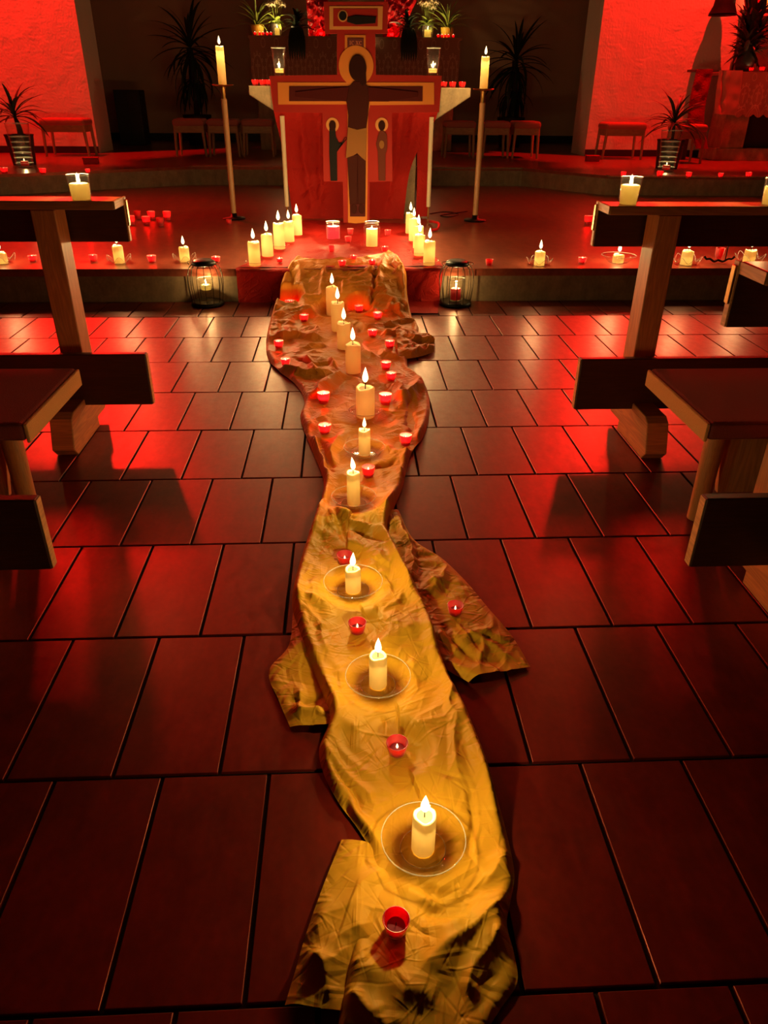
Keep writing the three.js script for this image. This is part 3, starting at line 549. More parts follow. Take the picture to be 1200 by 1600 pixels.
function dish(name, x, y, z, r, label, group, wavy = 0) {
  const g = thing(name, label, 'dish', [x, y, z], 0, group);
  const k = r / 3.6, shape = (pts) => { const b = lathe(pts, 56), p = b.attributes.position; if (wavy) for (let i = 0; i < p.count; i++) { const rr = Math.hypot(p.getX(i), p.getZ(i)), a = Math.atan2(p.getZ(i), p.getX(i)), w = Math.max(0, rr / r - 0.6) / 0.4; p.setY(i, p.getY(i) + w * r * 0.22 * Math.sin(a * 6) * wavy); p.setX(i, p.getX(i) * (1 + 0.1 * w * Math.sin(a * 6))); p.setZ(i, p.getZ(i) * (1 + 0.1 * w * Math.sin(a * 6))); } b.computeVertexNormals(); return b; };
  part('bowl', shape([[0, 0.001], [1.9 * k, 0.001], [2.25 * k, 0.22 * k], [2.7 * k, 0.75 * k], [3.2 * k, 1.25 * k], [r, 1.5 * k]]), M.glass, g);
  const rim = []; for (let i = 0; i < 48; i++) { const a = i / 48 * 2 * Math.PI, w = wavy ? Math.sin(a * 6) : 0; rim.push(V3(Math.cos(a) * r * (1 + 0.1 * w), 1.5 * k + wavy * r * 0.22 * w, Math.sin(a) * r * (1 + 0.1 * w))); }
  part('rim', tube(rim, Math.max(0.0007, r * 0.016), 96, 6, true), M.glassRim, g);
  const ring = []; for (let i = 0; i < 40; i++) { const a = i / 40 * 2 * Math.PI; ring.push(V3(Math.cos(a) * 1.95 * k, 0.0016, Math.sin(a) * 1.95 * k)); }
  part('foot_ring', tube(ring, Math.max(0.0005, r * 0.012), 60, 6, true), M.glassRim, g);
  return g;
}
const cupGeos = new Map();
function cup([x, y, z, r, h], lit, label, group, { cd = TEA_CD, fl = 1, name = 'tea_light_cup' } = {}) {
  const g = thing(name, label, 'candle cup', [x, y, z], rand() * 6, group);
  h = Math.max(h, r * 1.25);
  part('cup', lathe([[0, 0.001], [r * 0.66, 0.001], [r * 0.74, 0.06 * h], [r * 0.84, 0.45 * h], [r * 0.95, 0.85 * h], [r, h], [r * 0.93, h], [r * 0.88, 0.8 * h], [r * 0.7, 0.2 * h], [0, 0.14 * h]], 28), M.redGlass, g);
  part('wax', lathe([[0, 0.15 * h], [r * 0.64, 0.16 * h], [r * 0.66, 0.42 * h], [r * 0.6, 0.44 * h], [0, 0.42 * h]], 24), M.redLitTeaWax, g);
  part('wick', new THREE.CylinderGeometry(r * 0.035, r * 0.035, r * 0.3, 6).translate(0, 0.42 * h + r * 0.14, 0), M.wick, g);
  if (lit) flameAt(g, 0, 0.36 * h + r * 0.1, 0, Math.max(r * 0.55, 0.013) * fl, cd, 0, 0.3 / fl);
  return g;
}
const G_RUN = 'pillar candles along the gold cloth', G_CUP = 'red glass candle cups on the gold cloth';
const dishNames = ['widest clear glass dish, under the nearest pillar candle', 'clear glass dish under the second pillar candle on the gold cloth', 'clear glass dish under the third pillar candle on the gold cloth', 'clear glass dish on the narrowest stretch of the cloth', 'clear glass dish with a slim candle, lying below the thick pillar candle', 'small clear glass saucer under the thick pillar candle'];
runnerPillars.forEach((p, i) => {
  pillar('pillar_candle', [p[0], p[1] + (p[5] ? 0.0022 : 0), p[2], p[3], p[4]], p[7], G_RUN, { lean: p[6], flame: i < 4 ? 1.15 : 0.95, cd: PILLAR_CD * (i === 0 ? 0.95 : i < 4 ? 0.72 : i < 6 ? 0.6 : 0.36) });
  if (p[5]) dish('glass_dish', p[0], p[1], p[2], p[3] * p[5], dishNames[i], 'glass dishes on the gold cloth');
});
runnerCups.forEach((p, i) => cup(p, p[5], p[6], G_CUP, { cd: TEA_CD * (i < 5 ? 0.012 : i === 5 ? 0.4 : [8, 9, 16].includes(i) ? 4 : 1.8), fl: i < 5 ? 1 : 1.6 }));
{ const p = runnerCups[19], g = thing('red_dish', 'shallow red glass dish under a candle cup at the foot of the drape', 'dish', [p[0], p[1], p[2]]);
  part('bowl', lathe([[0, 0.0005], [p[3] * 1.1, 0.0008], [p[3] * 1.7, p[3] * 0.35], [p[3] * 2.1, p[3] * 0.7]], 32), M.redClear, g); }

// the two diagonal rows on the red cloth
const stepPillars = [
  [-0.5871,0.223,-4.9815,0.038,0.1472, 'ivory pillar candle nearest the step edge in the row left of the cross', 1],
  [-0.5325,0.223,-5.3038,0.0394,0.1431, 'ivory pillar candle second from the step edge in the row left of the cross', 0],
  [-0.471,0.223,-5.5776,0.0402,0.1733, 'tallest ivory pillar candle, middle of the row left of the cross', 1],
  [-0.42,0.223,-5.875,0.0373,0.144, 'ivory pillar candle fourth from the step edge, left of the cross', 0],
  [-0.3752,0.223,-6.1771,0.0379,0.1484, 'ivory pillar candle rearmost in the row left of the cross', 0],
  [0.5493,0.223,-4.9949,0.0381,0.1492, 'ivory pillar candle nearest the step edge in the row right of the cross', 1],
  [0.5154,0.223,-5.3213,0.0377,0.137, 'ivory pillar candle second from the step edge in the row right of the cross', 1],
  [0.5312,0.223,-5.5985,0.0372,0.15, 'ivory pillar candle with a tall flame, middle of the row right of the cross', 0],
  [0.5251,0.223,-5.9173,0.0367,0.1577, 'ivory pillar candle fourth from the step edge, right of the cross', 0],
  [0.5278,0.223,-6.258,0.0386,0.1536, 'ivory pillar candle rearmost in the row right of the cross', 0],
];
const saucers = ['small glass saucer under the front candle of the row left of the cross', 0, 'small glass saucer under the tallest candle left of the cross', 0, 0, 'small glass saucer under the front candle of the row right of the cross', 'small glass saucer under the second candle of the row right of the cross'];
stepPillars.forEach((p, i) => {
  pillar('pillar_candle', [p[0], p[1] + 0.002, p[2], p[3], p[4]], p[5], 'pillar candles on the red step cloth', { lean: 0.05, cd: PILLAR_CD * 2.6 });
  if (p[6]) dish('glass_saucer', p[0], p[1], p[2], p[3] * 1.75, saucers[i], 'glass saucers on the red cloth');
});
const stepCups = [
  [0.0441,0.221,-6.1931,0.0244,0.0491, 1, 'red tea light cup directly before the foot of the cross, the rear one'],
  [0.0233,0.221,-5.8206,0.025,0.0507, 1, 'red tea light cup before the foot of the cross, the front one'],
  [-0.0972,0.221,-5.4606,0.0226,0.048, 1, 'tea light below the pink candle jar on the red cloth'],
  [-0.0212,0.221,-4.9559,0.0259,0.039, 1, 'red glass cup at the step edge left of the middle of the drape'],
  [0.0565,0.221,-5.1631,0.0237,0.0329, 1, 'dim red glass cup above the middle of the gold drape'],
  [0.1765,0.221,-5.0152,0.0252,0.0316, 1, 'red glass cup at the step edge right of the middle of the drape'],
  [0.2763,0.241,-5.3743,0.0246,0.0342, 1, 'tea light on the peak of the gathered gold cloth'],
  [0.3398,0.221,-6.1649,0.0254,0.0441, 1, 'pink tea light cup right of the white candle jar'],
  [-0.4369,0.221,-5.0985,0.0212,0.0246, 1, 'flat red tea light between the left candle row and the drape'],
];
stepCups.forEach((p) => cup(p, p[5], p[6], 'tea lights on the red step cloth', { cd: TEA_CD * 1.2, fl: 1.9 }));

function jar([x, y, z, r, h], wax, cr, ch, label, cl) {
  const g = thing('glass_jar', label, 'jar', [x, y, z], 0, 'candle jars before the cross');
  part('jar_body', lathe([[0, 0.001], [r * 0.9, 0.001], [r, 0.05 * h], [r, 0.78 * h], [r * 0.8, 0.88 * h], [r * 0.8, 0.93 * h], [r * 0.88, 0.97 * h], [r * 0.86, h]], 36), M.glass, g);
  const ring = (rr, yy, t) => { const q = []; for (let i = 0; i < 28; i++) q.push(V3(Math.cos(i / 28 * 6.2832) * rr, yy, Math.sin(i / 28 * 6.2832) * rr)); return tube(q, t, 56, 6, true); };
  part('rim', ring(r * 0.87, h * 0.985, r * 0.05), M.glassRim, g); part('clasp_band', ring(r * 0.82, h * 0.9, r * 0.035), M.steel, g);
  const c = thing('pillar_candle', cl, 'candle', [x, y + 0.003, z], 0, 'candles in jars before the cross');
  part('wax', lathe([[cr, 0], [cr, ch * 0.95], [cr * 0.9, ch], [cr * 0.6, ch - 0.004], [0, ch - 0.004]], 28), wax, c);
  part('wick', new THREE.CylinderGeometry(0.0008, 0.0008, 0.008, 6).translate(0, ch, 0), M.wick, c);
  flameAt(c, 0, ch + 0.002, 0, 0.024, PILLAR_CD * 3.2);
}
jar([-0.0898,0.221,-6.0214,0.0591,0.1258], M.pinkWax, 0.05, 0.09, 'clear clasp jar holding a pink candle left of the cross foot', 'pink candle burning inside the clasp jar left of the cross foot');
jar([0.1977,0.221,-5.698,0.061,0.172], M.wax, 0.042, 0.12, 'clear clasp jar holding a white candle right of the cross foot', 'white candle burning inside the clasp jar right of the cross foot');

// along the step edge
const edgePillars = [
  [-2.2563,0.211,-5.1315,0.0377,0.066, 'ivory pillar candle on the step edge cut by the picture\'s left border', 'wavy glass dish on the step edge at the picture\'s left border'],
  [-1.4953,0.211,-5.1356,0.0338,0.1093, 'ivory pillar candle on the step edge below the left desk\'s end', 'wavy glass dish on the step edge below the left desk\'s end'],
  [-1.074,0.211,-5.1757,0.0331,0.0943, 'ivory pillar candle on the step edge beside the left wire lantern', 'wavy glass dish on the step edge beside the left wire lantern'],
  [1.2972,0.211,-5.0463,0.0342,0.0881, 'ivory pillar candle on the step edge right of the right wire lantern', 'wavy glass dish on the step edge right of the right wire lantern'],
  [1.8661,0.211,-5.1419,0.0382,0.0499, 'short ivory candle on the step edge below the right desk\'s end', 'wide glass plate on the step edge below the right desk\'s end'],
  [2.309,0.211,-5.0636,0.0389,0.0888, 'ivory pillar candle on the step edge right of the right desk\'s post', 'wavy glass dish on the step edge right of the right desk\'s post'],
  [2.787,0.211,-5.1469,0.0396,0.0781, 'ivory pillar candle on the step edge near the picture\'s right border', 'wavy glass dish on the step edge near the picture\'s right border'],
];
edgePillars.forEach((p, i) => {
  pillar('pillar_candle', [p[0], p[1] + 0.002, p[2], p[3], p[4]], p[5], 'pillar candles along the step edge', { lean: 0.05, cd: PILLAR_CD * 1.7 });
  dish('glass_dish', p[0], p[1], p[2], p[3] * (i === 4 ? 3 : 2.3), p[6], 'glass dishes along the step edge', i === 4 ? 0 : 1);
});
const edgeCups = [
  [-2.0729,0.211,-5.1741,0.0275,0.0421, 1, 'red tea light cup on the step edge left of the left desk\'s post'],
  [-1.6751,0.211,-5.1727,0.0276,0.0462, 1, 'red tea light cup on the step edge right of the left desk\'s post'],
  [-1.287,0.211,-5.1519,0.0297,0.0457, 1, 'red tea light cup between two dished candles left of the lantern'],
  [-0.8651,0.211,-5.1599,0.0288,0.0317, 1, 'red tea light cup just behind the left wire lantern'],
  [0.9584,0.211,-5.0415,0.0266,0.0401, 0, 'unlit red glass cup on the step edge behind the right wire lantern'],
  [1.6049,0.211,-5.1019,0.0281,0.0408, 1, 'red tea light cup on the step edge between two dished candles on the right'],
  [-1.8201,0.211,-6.7767,0.0327,0.0723, 1, 'tall red light nearest the left desk, in the cluster on the altar floor'],
  [-1.6941,0.211,-6.7806,0.0355,0.0669, 1, 'tall red light in front, in the cluster on the altar floor'],
  [-1.7153,0.211,-7.0714,0.0341,0.0699, 1, 'tall red light in the back row of the cluster on the altar floor'],
  [-1.8443,0.211,-7.1054,0.0314,0.0705, 0, 'unlit dark red glass in the back of the cluster on the altar floor'],
  [-1.5625,0.211,-6.7092,0.0325,0.0666, 0, 'unlit dark red glass in front of the cluster on the altar floor'],
  [-1.5699,0.211,-7.0352,0.0339,0.0749, 1, 'tall red light farthest from the left desk in the cluster'],
  [-0.9992,0.211,-6.8121,0.0248,0.038, 0, 'small unlit red glass beside the left candle stand\'s foot'],
  [2.1472,0.211,-6.8139,0.0367,0.0745, 1, 'tall red light beside the right desk\'s end'],
  [-2.2111,0.211,-6.1323,0.0297,0.0612, 1, 'red light behind the left desk, seen by its streak, nearer the border'],
  [-1.9865,0.211,-6.1333,0.0298,0.0613, 1, 'red light behind the left desk, seen by its streak, nearer the post'],
];
edgeCups.forEach((p) => cup(p, p[5], p[6], 'red lights on the altar floor', { cd: TEA_CD * 1.6, fl: 1.8 }));
{ // black wrought candle holder with a red glass behind the right desk
  const g = thing('candle_holder', 'black wrought iron holder with wavy feet and a red glass, right of the right post', 'candle holder', [2.552,0.211,-5.113]);
  part('red_glass', lathe([[0, 0.03], [0.018, 0.03], [0.026, 0.05], [0.03, 0.1], [0.027, 0.1], [0.02, 0.05], [0, 0.04]], 24), M.redGlass, g);
  part('stem', new THREE.CylinderGeometry(0.004, 0.004, 0.16, 10).translate(0.05, 0.09, 0), M.blackMetal, g);
  for (const s of [-1, 1]) part('foot', tube([V3(0, 0.02, 0), V3(s * 0.03, 0.012, 0.01), V3(s * 0.065, 0.03, 0.012), V3(s * 0.09, 0.03, 0.012), V3(s * 0.105, 0.045, 0.012)], 0.007, 24, 8), M.blackMetal, g);
}

// wire lanterns
function lantern(x, z, label, tilt, kind, cl) {
  const g = thing('wire_lantern', label, 'lantern', [x, 0, z], 0, 'wire lanterns before the step');
  part('base', lathe([[0, 0.001], [0.102, 0.001], [0.106, 0.008], [0.104, 0.022], [0.09, 0.026], [0, 0.026]], 40), M.blackMetal, g);
  part('cap', lathe([[0, 0.286], [0.05, 0.284], [0.072, 0.272], [0.076, 0.258], [0.07, 0.25], [0.05, 0.252]], 40), M.blackMetal, g);
  for (let k = 0; k < 14; k++) { const a = k / 14 * 2 * Math.PI + tilt; part('wire', tube([[0.07, 0.256], [0.092, 0.24], [0.108, 0.2], [0.112, 0.14], [0.106, 0.07], [0.098, 0.022]].map(([r, y]) => V3(Math.cos(a) * r, y, Math.sin(a) * r)), 0.0022, 16, 6), M.wire, g); }
  const ring = []; for (let i = 0; i < 24; i++) ring.push(V3(Math.cos(i / 24 * 6.2832) * 0.112, 0.15, Math.sin(i / 24 * 6.2832) * 0.112));
  part('handle', tube([V3(-0.09, 0.25, 0), V3(-0.1, 0.27, 0.01), V3(0.1, 0.268, 0.02), V3(0.09, 0.25, 0)], 0.002, 20, 6), M.wire, g);
  const c = thing('candle_glass', cl, 'candle glass', [x, 0.027, z], 0, 'candle glasses in the lanterns');
  if (kind) {
    part('glass', lathe([[0, 0.001], [0.042, 0.001], [0.05, 0.02], [0.058, 0.14], [0.055, 0.14], [0.047, 0.02], [0, 0.006]], 32), M.glass, c);
    const q = []; for (let i = 0; i < 24; i++) q.push(V3(Math.cos(i / 24 * 6.2832) * 0.0565, 0.14, Math.sin(i / 24 * 6.2832) * 0.0565)); part('rim', tube(q, 0.0025, 48, 6, true), M.glassRim, c);
    part('wax', lathe([[0.034, 0.008], [0.034, 0.075], [0.028, 0.08], [0, 0.076]], 28), M.redWax, c);
    part('wick', new THREE.CylinderGeometry(0.001, 0.001, 0.012, 6).translate(0, 0.08, 0), M.wick, c);
    flameAt(c, 0, 0.08, 0, 0.032, PILLAR_CD);
  } else {
    part('glass', lathe([[0, 0.001], [0.03, 0.001], [0.034, 0.01], [0.024, 0.04], [0.04, 0.075], [0.052, 0.14], [0.049, 0.14], [0.037, 0.078], [0, 0.06]], 32), M.glass, c);
    const q = []; for (let i = 0; i < 24; i++) q.push(V3(Math.cos(i / 24 * 6.2832) * 0.0505, 0.14, Math.sin(i / 24 * 6.2832) * 0.0505)); part('rim', tube(q, 0.0022, 48, 6, true), M.glassRim, c);
    part('wax', lathe([[0, 0.064], [0.03, 0.07], [0.036, 0.1], [0, 0.1]], 28), M.wax, c);
    part('wick', new THREE.CylinderGeometry(0.001, 0.001, 0.01, 6).translate(0, 0.104, 0), M.wick, c);
    flameAt(c, 0, 0.104, 0, 0.03, PILLAR_CD);
  }
}
lantern(-0.897,-4.872, 'black wire cage lantern before the step left of the drape', 0.1, 0, 'stemmed glass with a yellowish candle inside the left wire lantern');
lantern(0.716,-4.848, 'black wire cage lantern before the step right of the drape', 0.3, 1, 'straight glass with a red candle inside the right wire lantern');

// candle glasses on the desks
function tumbler(x, y, z, r, h, label, lean = 0) {
  const g = thing('candle_glass', label, 'candle glass', [x, y, z], 0, 'candle glasses on the desks');
  part('glass', lathe([[0, 0.001], [r * 0.8, 0.001], [r * 0.84, 0.03 * h], [r, h], [r * 0.95, h], [r * 0.78, 0.1 * h], [0, 0.09 * h]], 36), M.glass, g);
  const q = []; for (let i = 0; i < 24; i++) q.push(V3(Math.cos(i / 24 * 6.2832) * r * 0.975, h, Math.sin(i / 24 * 6.2832) * r * 0.975)); part('rim', tube(q, r * 0.035, 48, 6, true), M.glassRim, g);
  part('wax', lathe([[0, 0.1 * h], [r * 0.76, 0.1 * h], [r * 0.88, 0.72 * h], [r * 0.7, 0.75 * h], [r * 0.3, 0.7 * h], [0, 0.7 * h]], 32), M.wax, g);
  part('wick', new THREE.CylinderGeometry(0.0012, 0.0012, 0.016, 6).translate(0, 0.72 * h, 0), M.wick, g);
  flameAt(g, 0, 0.73 * h, 0, 0.036, PILLAR_CD, lean);
}
tumbler(-0.933,0.839, -2.87, 0.0395, 0.107, 'candle glass with ivory wax on the left desk\'s red-lit ledge', -0.1);
tumbler(1.015,0.854, -2.79, 0.038, 0.1, 'candle glass with ivory wax near the end of the right desk\'s ledge');
tumbler(1.542,0.851, -2.79, 0.04, 0.1, 'candle glass on the right desk\'s ledge at the picture\'s right border');

// ---------------------------------------------------------------- altar, cross and what stands round it
{
  const g = thing('altar', 'pale stone altar with a slab that tapers underneath, behind the cross', 'altar', [0, 0, 0]);
  const slab = extrude([[-0.785, 1.19], [-0.785, 1.245], [1.095, 1.245], [1.095, 1.19], [0.78, 1.0], [-0.46, 1.0]], 0.85, 0.008); slab.translate(0, 0, -8.1);
  part('altar_slab', slab, M.altarStone, g);
  part('pedestal', rbox(-0.36, 0.66, HP, 1.0, -7.95, -7.4, 0.01), M.altarStone, g);
}
for (const [a, lab] of [[[-0.516,1.065, -0.522,0.238], 'slim cream pole with a metal tip under the left arm of the cross'], [[0.764,1.075, 0.765,0.251], 'slim cream pole with a metal tip under the right arm of the cross']]) {
  const x = (a[0] + a[2]) / 2, g = thing('support_pole', lab, 'pole', [x, HP, -7.17], 0, 'cream poles under the cross arms');
  part('pole', new THREE.CylinderGeometry(0.019, 0.019, 0.72, 20).translate(0, 0.46, 0), M.cream, g);
  part('metal_tip', lathe([[0.004, 0], [0.008, 0.02], [0.008, 0.1], [0.013, 0.11], [0.013, 0.13], [0, 0.13]], 16), M.brass, g);
}
{
  const cl = sheet({
    L: [-0.61,1.323,-7.2, -0.589,1.059,-7.2, -0.535,0.784,-7.2, -0.493,0.428,-7.2, -0.468,0.203,-7.15],
    R: [0.841,1.323,-7.2, 0.81,1.031,-7.2, 0.716,0.872,-7.2, 0.598,0.632,-7.2, 0.535,0.204,-7.15],
    nu: 150, nv: 110, puff: 0.006, sag: 0.9, rim: 0.02, crumple: 0.005, fine: 0, seed: 61,
    folds: [[0.03, 0.035, 0, -0.354,1.181,-7.2, -0.35,0.689,-7.2, -0.284,0.213,-7.2], [0.026, 0.03, 0, -0.192,1.182,-7.2, -0.214,0.213,-7.2], [0.03, 0.03, 0, 0.49,1.188,-7.2, 0.46,0.693,-7.2, 0.362,0.214,-7.2], [0.03, 0.028, 0, 0.627,1.189,-7.2, 0.583,0.796,-7.2], [-0.02, 0.02, 1, -0.391,0.402,-7.2, -0.273,0.482,-7.2], [0.02, 0.02, 1, -0.04,0.639,-7.2, -0.22,0.375,-7.2, -0.342,0.212,-7.2]],
  });
  const g = thing('altar_cloth', 'red cloth hanging in folds from the altar front behind the cross', 'cloth');
  part('cloth_front', cl, M.redCloth, g);
  const strip = sheet({ L: [0.633,1.053,-7.22, 0.657,0.641,-7.22, 0.656,0.225,-7.2], R: [0.778,1.055,-7.22, 0.772,0.641,-7.22, 0.757,0.225,-7.2], nu: 24, nv: 60, puff: 0.008, sag: 0.9, crumple: 0.01, seed: 67 });
  part('cloth_side', strip, M.redCloth, g);
}
{ // painted wooden cross with a figure; an unspecific icon cross
  const Z = -6.85, g = thing('painted_cross', 'large red and gold painted wooden cross with a dark figure, standing before the altar', 'cross', [0, 0, Z]);
  const flat = (name, pts, z, depth, m, bev = 0.001) => { const e = extrude(pts, depth, bev); e.translate(0, 0, z); return part(name, e, m, g); };
  const ring = (cx, cy, r, n = 40, sy = 1) => Array.from({ length: n }, (_, i) => [cx + r * Math.cos(i / n * 6.28319), cy + r * sy * Math.sin(i / n * 6.28319)]);
  const rc = (x0, y0, x1, y1) => [[x0, y0], [x1, y0], [x1, y1], [x0, y1]];
  flat('board', [[-0.01,0.177], [0.215,0.177], [0.216,0.548], [0.413,0.554], [0.4,1.069], [0.79,1.076], [0.8,1.33], [0.268,1.334], [0.262,1.614], [0.358,1.615], [0.36,1.818], [-0.131,1.811], [-0.128,1.609], [-0.033,1.611], [-0.039,1.331], [-0.575,1.317], [-0.556,1.066], [-0.166,1.065], [-0.172,0.552], [-0.008,0.547]], -0.03, 0.03, M.crossRed, 0.002);
  flat('gold_border', [[0.03,0.209], [0.195,0.209], [0.206,1.058], [0.222,1.122], [0.746,1.131], [0.739,1.285], [-0.517,1.274], [-0.521,1.121], [0.039,1.126]], 0.003, 0.003, M.crossGold);
  flat('dark_arm', [[-0.432,1.145], [0.65,1.153], [0.647,1.257], [-0.426,1.248]], 0.0075, 0.003, M.crossDark);
  flat('dark_shaft', [[0.048,0.272], [0.179,0.272], [0.191,1.186], [0.05,1.185]], 0.0085, 0.002, M.crossDark);
  const P = (l) => l;
  const [hx, hy] = [0.112,1.394];
  flat('halo', ring(hx, hy, 0.137), 0.008, 0.004, M.crossGold);
  flat('sign_border', [[0.025,1.492], [0.187,1.494], [0.187,1.6], [0.027,1.599]], 0.003, 0.003, M.crossGold);
  flat('sign', [[0.045,1.518], [0.172,1.52], [0.172,1.579], [0.046,1.578]], 0.0075, 0.002, M.crossDark);
  { const c = document.createElement('canvas'); c.width = 256; c.height = 128; const k = c.getContext('2d'); k.fillStyle = '#5a1812'; k.fillRect(0, 0, 256, 128); k.fillStyle = '#b8663a'; k.font = 'bold 74px serif'; k.textAlign = 'center'; k.textBaseline = 'middle'; k.fillText('IC XC', 128, 66);
    const t = new THREE.CanvasTexture(c); t.colorSpace = THREE.SRGBColorSpace; const pl = new THREE.PlaneGeometry(0.125, 0.062); pl.translate(0.109,1.549, 0.0115); part('lettering', pl, std({ map: t, roughness: 0.6 }), g); }
  // the figure, in low relief
  flat('head', ring(hx + 0.012, hy - 0.016, 0.066, 32, 1.3), 0.0135, 0.01, M.hair, 0.004);
  flat('hair', [[0.14,1.416], [0.186,1.355], [0.191,1.276], [0.16,1.257], [0.109,1.31]], 0.014, 0.008, M.hair, 0.003);
  flat('torso', [[0.042,0.945], [0.184,0.946], [0.201,1.049], [0.211,1.15], [0.201,1.249], [0.16,1.284], [0.093,1.284], [0.057,1.248], [0.034,1.148], [0.048,1.048]], 0.0125, 0.008, M.skin, 0.004);
  flat('arm', [[0.196,1.15], [0.368,1.151], [0.607,1.185], [0.607,1.216], [0.336,1.237], [0.191,1.249]], 0.0115, 0.006, M.armRed, 0.003);
  flat('arm', [[0.057,1.248], [-0.129,1.233], [-0.377,1.208], [-0.379,1.177], [-0.121,1.156], [0.05,1.148]], 0.0115, 0.006, M.armRed, 0.003);
  flat('loincloth', [[0.022,0.735], [0.082,0.755], [0.114,0.774], [0.157,0.736], [0.183,0.716], [0.19,0.956], [0.116,0.941], [0.042,0.959]], 0.0165, 0.008, M.loin, 0.004);
  flat('leg', [[0.049,0.375], [0.105,0.375], [0.114,0.755], [0.033,0.745]], 0.0125, 0.007, M.skin, 0.003);
  flat('leg', [[0.121,0.375], [0.177,0.376], [0.184,0.745], [0.119,0.755]], 0.0125, 0.007, M.skin, 0.003);
  flat('foot', ring(0.082,0.334, 0.022, 20, 1.7), 0.0125, 0.008, M.skin, 0.002);
  flat('foot', ring(0.149,0.334, 0.022, 20, 1.7), 0.0125, 0.008, M.skin, 0.002);
  for (const [cx, dark, arms] of [[519.5, M.robeBlack, 1], [596.5, M.robeBrown, 0]]) {
    const [x, y] = arms ? [-0.087,0.977] : [0.319,0.98];
    const f = flat('saint_halo', ring(x, y, 0.052, 32), 0.004, 0.003, M.ochre);
    flat('saint_head', ring(x, y - 0.006, 0.026, 24, 1.35), 0.0085, 0.006, M.hair, 0.002);
    flat('saint_robe', arms
      ? [[x - 0.025, y - 0.42], [x + 0.028, y - 0.42], [x + 0.03, y - 0.2], [x + 0.075, y - 0.145], [x + 0.1, y - 0.09], [x + 0.12, y - 0.1], [x + 0.085, y - 0.13], [x + 0.05, y - 0.135], [x + 0.025, y - 0.09], [x + 0.02, y - 0.03], [x - 0.024, y - 0.03], [x - 0.03, y - 0.2]]
      : [[x - 0.02, y - 0.42], [x + 0.03, y - 0.42], [x + 0.03, y - 0.22], [x + 0.045, y - 0.17], [x + 0.04, y - 0.07], [x + 0.015, y - 0.045], [x - 0.015, y - 0.045], [x - 0.03, y - 0.09], [x - 0.045, y - 0.14], [x - 0.03, y - 0.2]], 0.006, 0.006, dark, 0.002);
    if (!arms) flat('saint_hands', ring(x, y - 0.145, 0.02, 20, 1.5), 0.0135, 0.004, M.loin, 0.002);
  }
  // the panel on top
  flat('panel_border', [[-0.092,1.635], [0.317,1.64], [0.321,1.789], [-0.088,1.784]], 0.003, 0.003, M.ochre);
  flat('panel', [[-0.062,1.656], [0.282,1.66], [0.282,1.772], [-0.059,1.768]], 0.0075, 0.002, M.crossRed);
  flat('panel_halo', ring(0.012,1.723, 0.038, 28), 0.0105, 0.002, M.ochre);
  flat('panel_head', ring(0.012,1.723, 0.029, 28), 0.0135, 0.003, M.robeBlack);
  flat('panel_figure', [[0.048,1.687], [0.113,1.671], [0.262,1.681], [0.267,1.718], [0.113,1.725], [0.049,1.711]], 0.0105, 0.005, M.robeBlack, 0.003);
}
// candle stands
function stand(x, z, h, ch, r, label, cl) {
  const g = thing('candle_stand', label, 'candle stand', [x, HP, z], 0, 'wooden candle stands beside the altar');
  part('base', lathe([[0, 0.001], [0.1, 0.001], [0.1, 0.012], [0.03, 0.02], [0.025, 0.05], [0, 0.05]], 32), M.blackMetal, g);
  part('pole', swapUV(lathe([[0, 0.04], [0.024, 0.04], [0.024, h - 0.1], [0, h - 0.1]], 20)), M.stoolWood, g);
  part('collar', lathe([[0.018, h - 0.1], [0.018, h - 0.02], [0.03, h - 0.012], [0, h - 0.012]], 20), M.brass, g);
  part('drip_plate', lathe([[0, h - 0.012], [0.075, h - 0.01], [0.09, h], [0.088, h + 0.004], [0.07, h - 0.003], [0, h - 0.003]], 32), M.brass, g);
  pillar('altar_candle', [x, HP + h - 0.0025, z, r, ch], cl, 'tall altar candles on stands', { cd: PILLAR_CD * 6, flame: 1.0 });
}
stand(-0.994,-7.124, 1.24 - HP + 0.015, 0.275, 0.033, 'slender wooden candle stand left of the altar', 'tall ivory candle on the wooden stand left of the altar');
stand(1.177,-7.032, 1.245 - HP - 0.002, 0.235, 0.033, 'slender wooden candle stand right of the altar', 'tall ivory candle on the wooden stand right of the altar');
// on the altar slab
function ribbed(x, y, z, label) {
  const g = thing('candle_glass', label, 'candle glass', [x, y, z], 0, 'clear candle glasses on the altar');
  const r = 0.056, h = 0.19, b = lathe([[0, 0.001], [r * 0.7, 0.001], [r * 0.74, 0.02], [r, h], [r * 0.94, h], [r * 0.66, 0.024], [0, 0.02]], 48), p = b.attributes.position;
  for (let i = 0; i < p.count; i++) { const a = Math.atan2(p.getZ(i), p.getX(i)), k = 1 + 0.025 * Math.sin(a * 12); p.setX(i, p.getX(i) * k); p.setZ(i, p.getZ(i) * k); }
  b.computeVertexNormals(); part('glass', b, M.glass, g);
  const q = []; for (let i = 0; i < 24; i++) q.push(V3(Math.cos(i / 24 * 6.2832) * r * 0.97, h, Math.sin(i / 24 * 6.2832) * r * 0.97)); part('rim', tube(q, 0.0028, 48, 6, true), M.glassRim, g);
  part('wax', lathe([[0, 0.022], [0.032, 0.022], [0.034, 0.05], [0, 0.05]], 24), M.wax, g);
  part('wick', new THREE.CylinderGeometry(0.001, 0.001, 0.01, 6).translate(0, 0.054, 0), M.wick, g);
  flameAt(g, 0, 0.054, 0, 0.05, PILLAR_CD * 2.4);
}

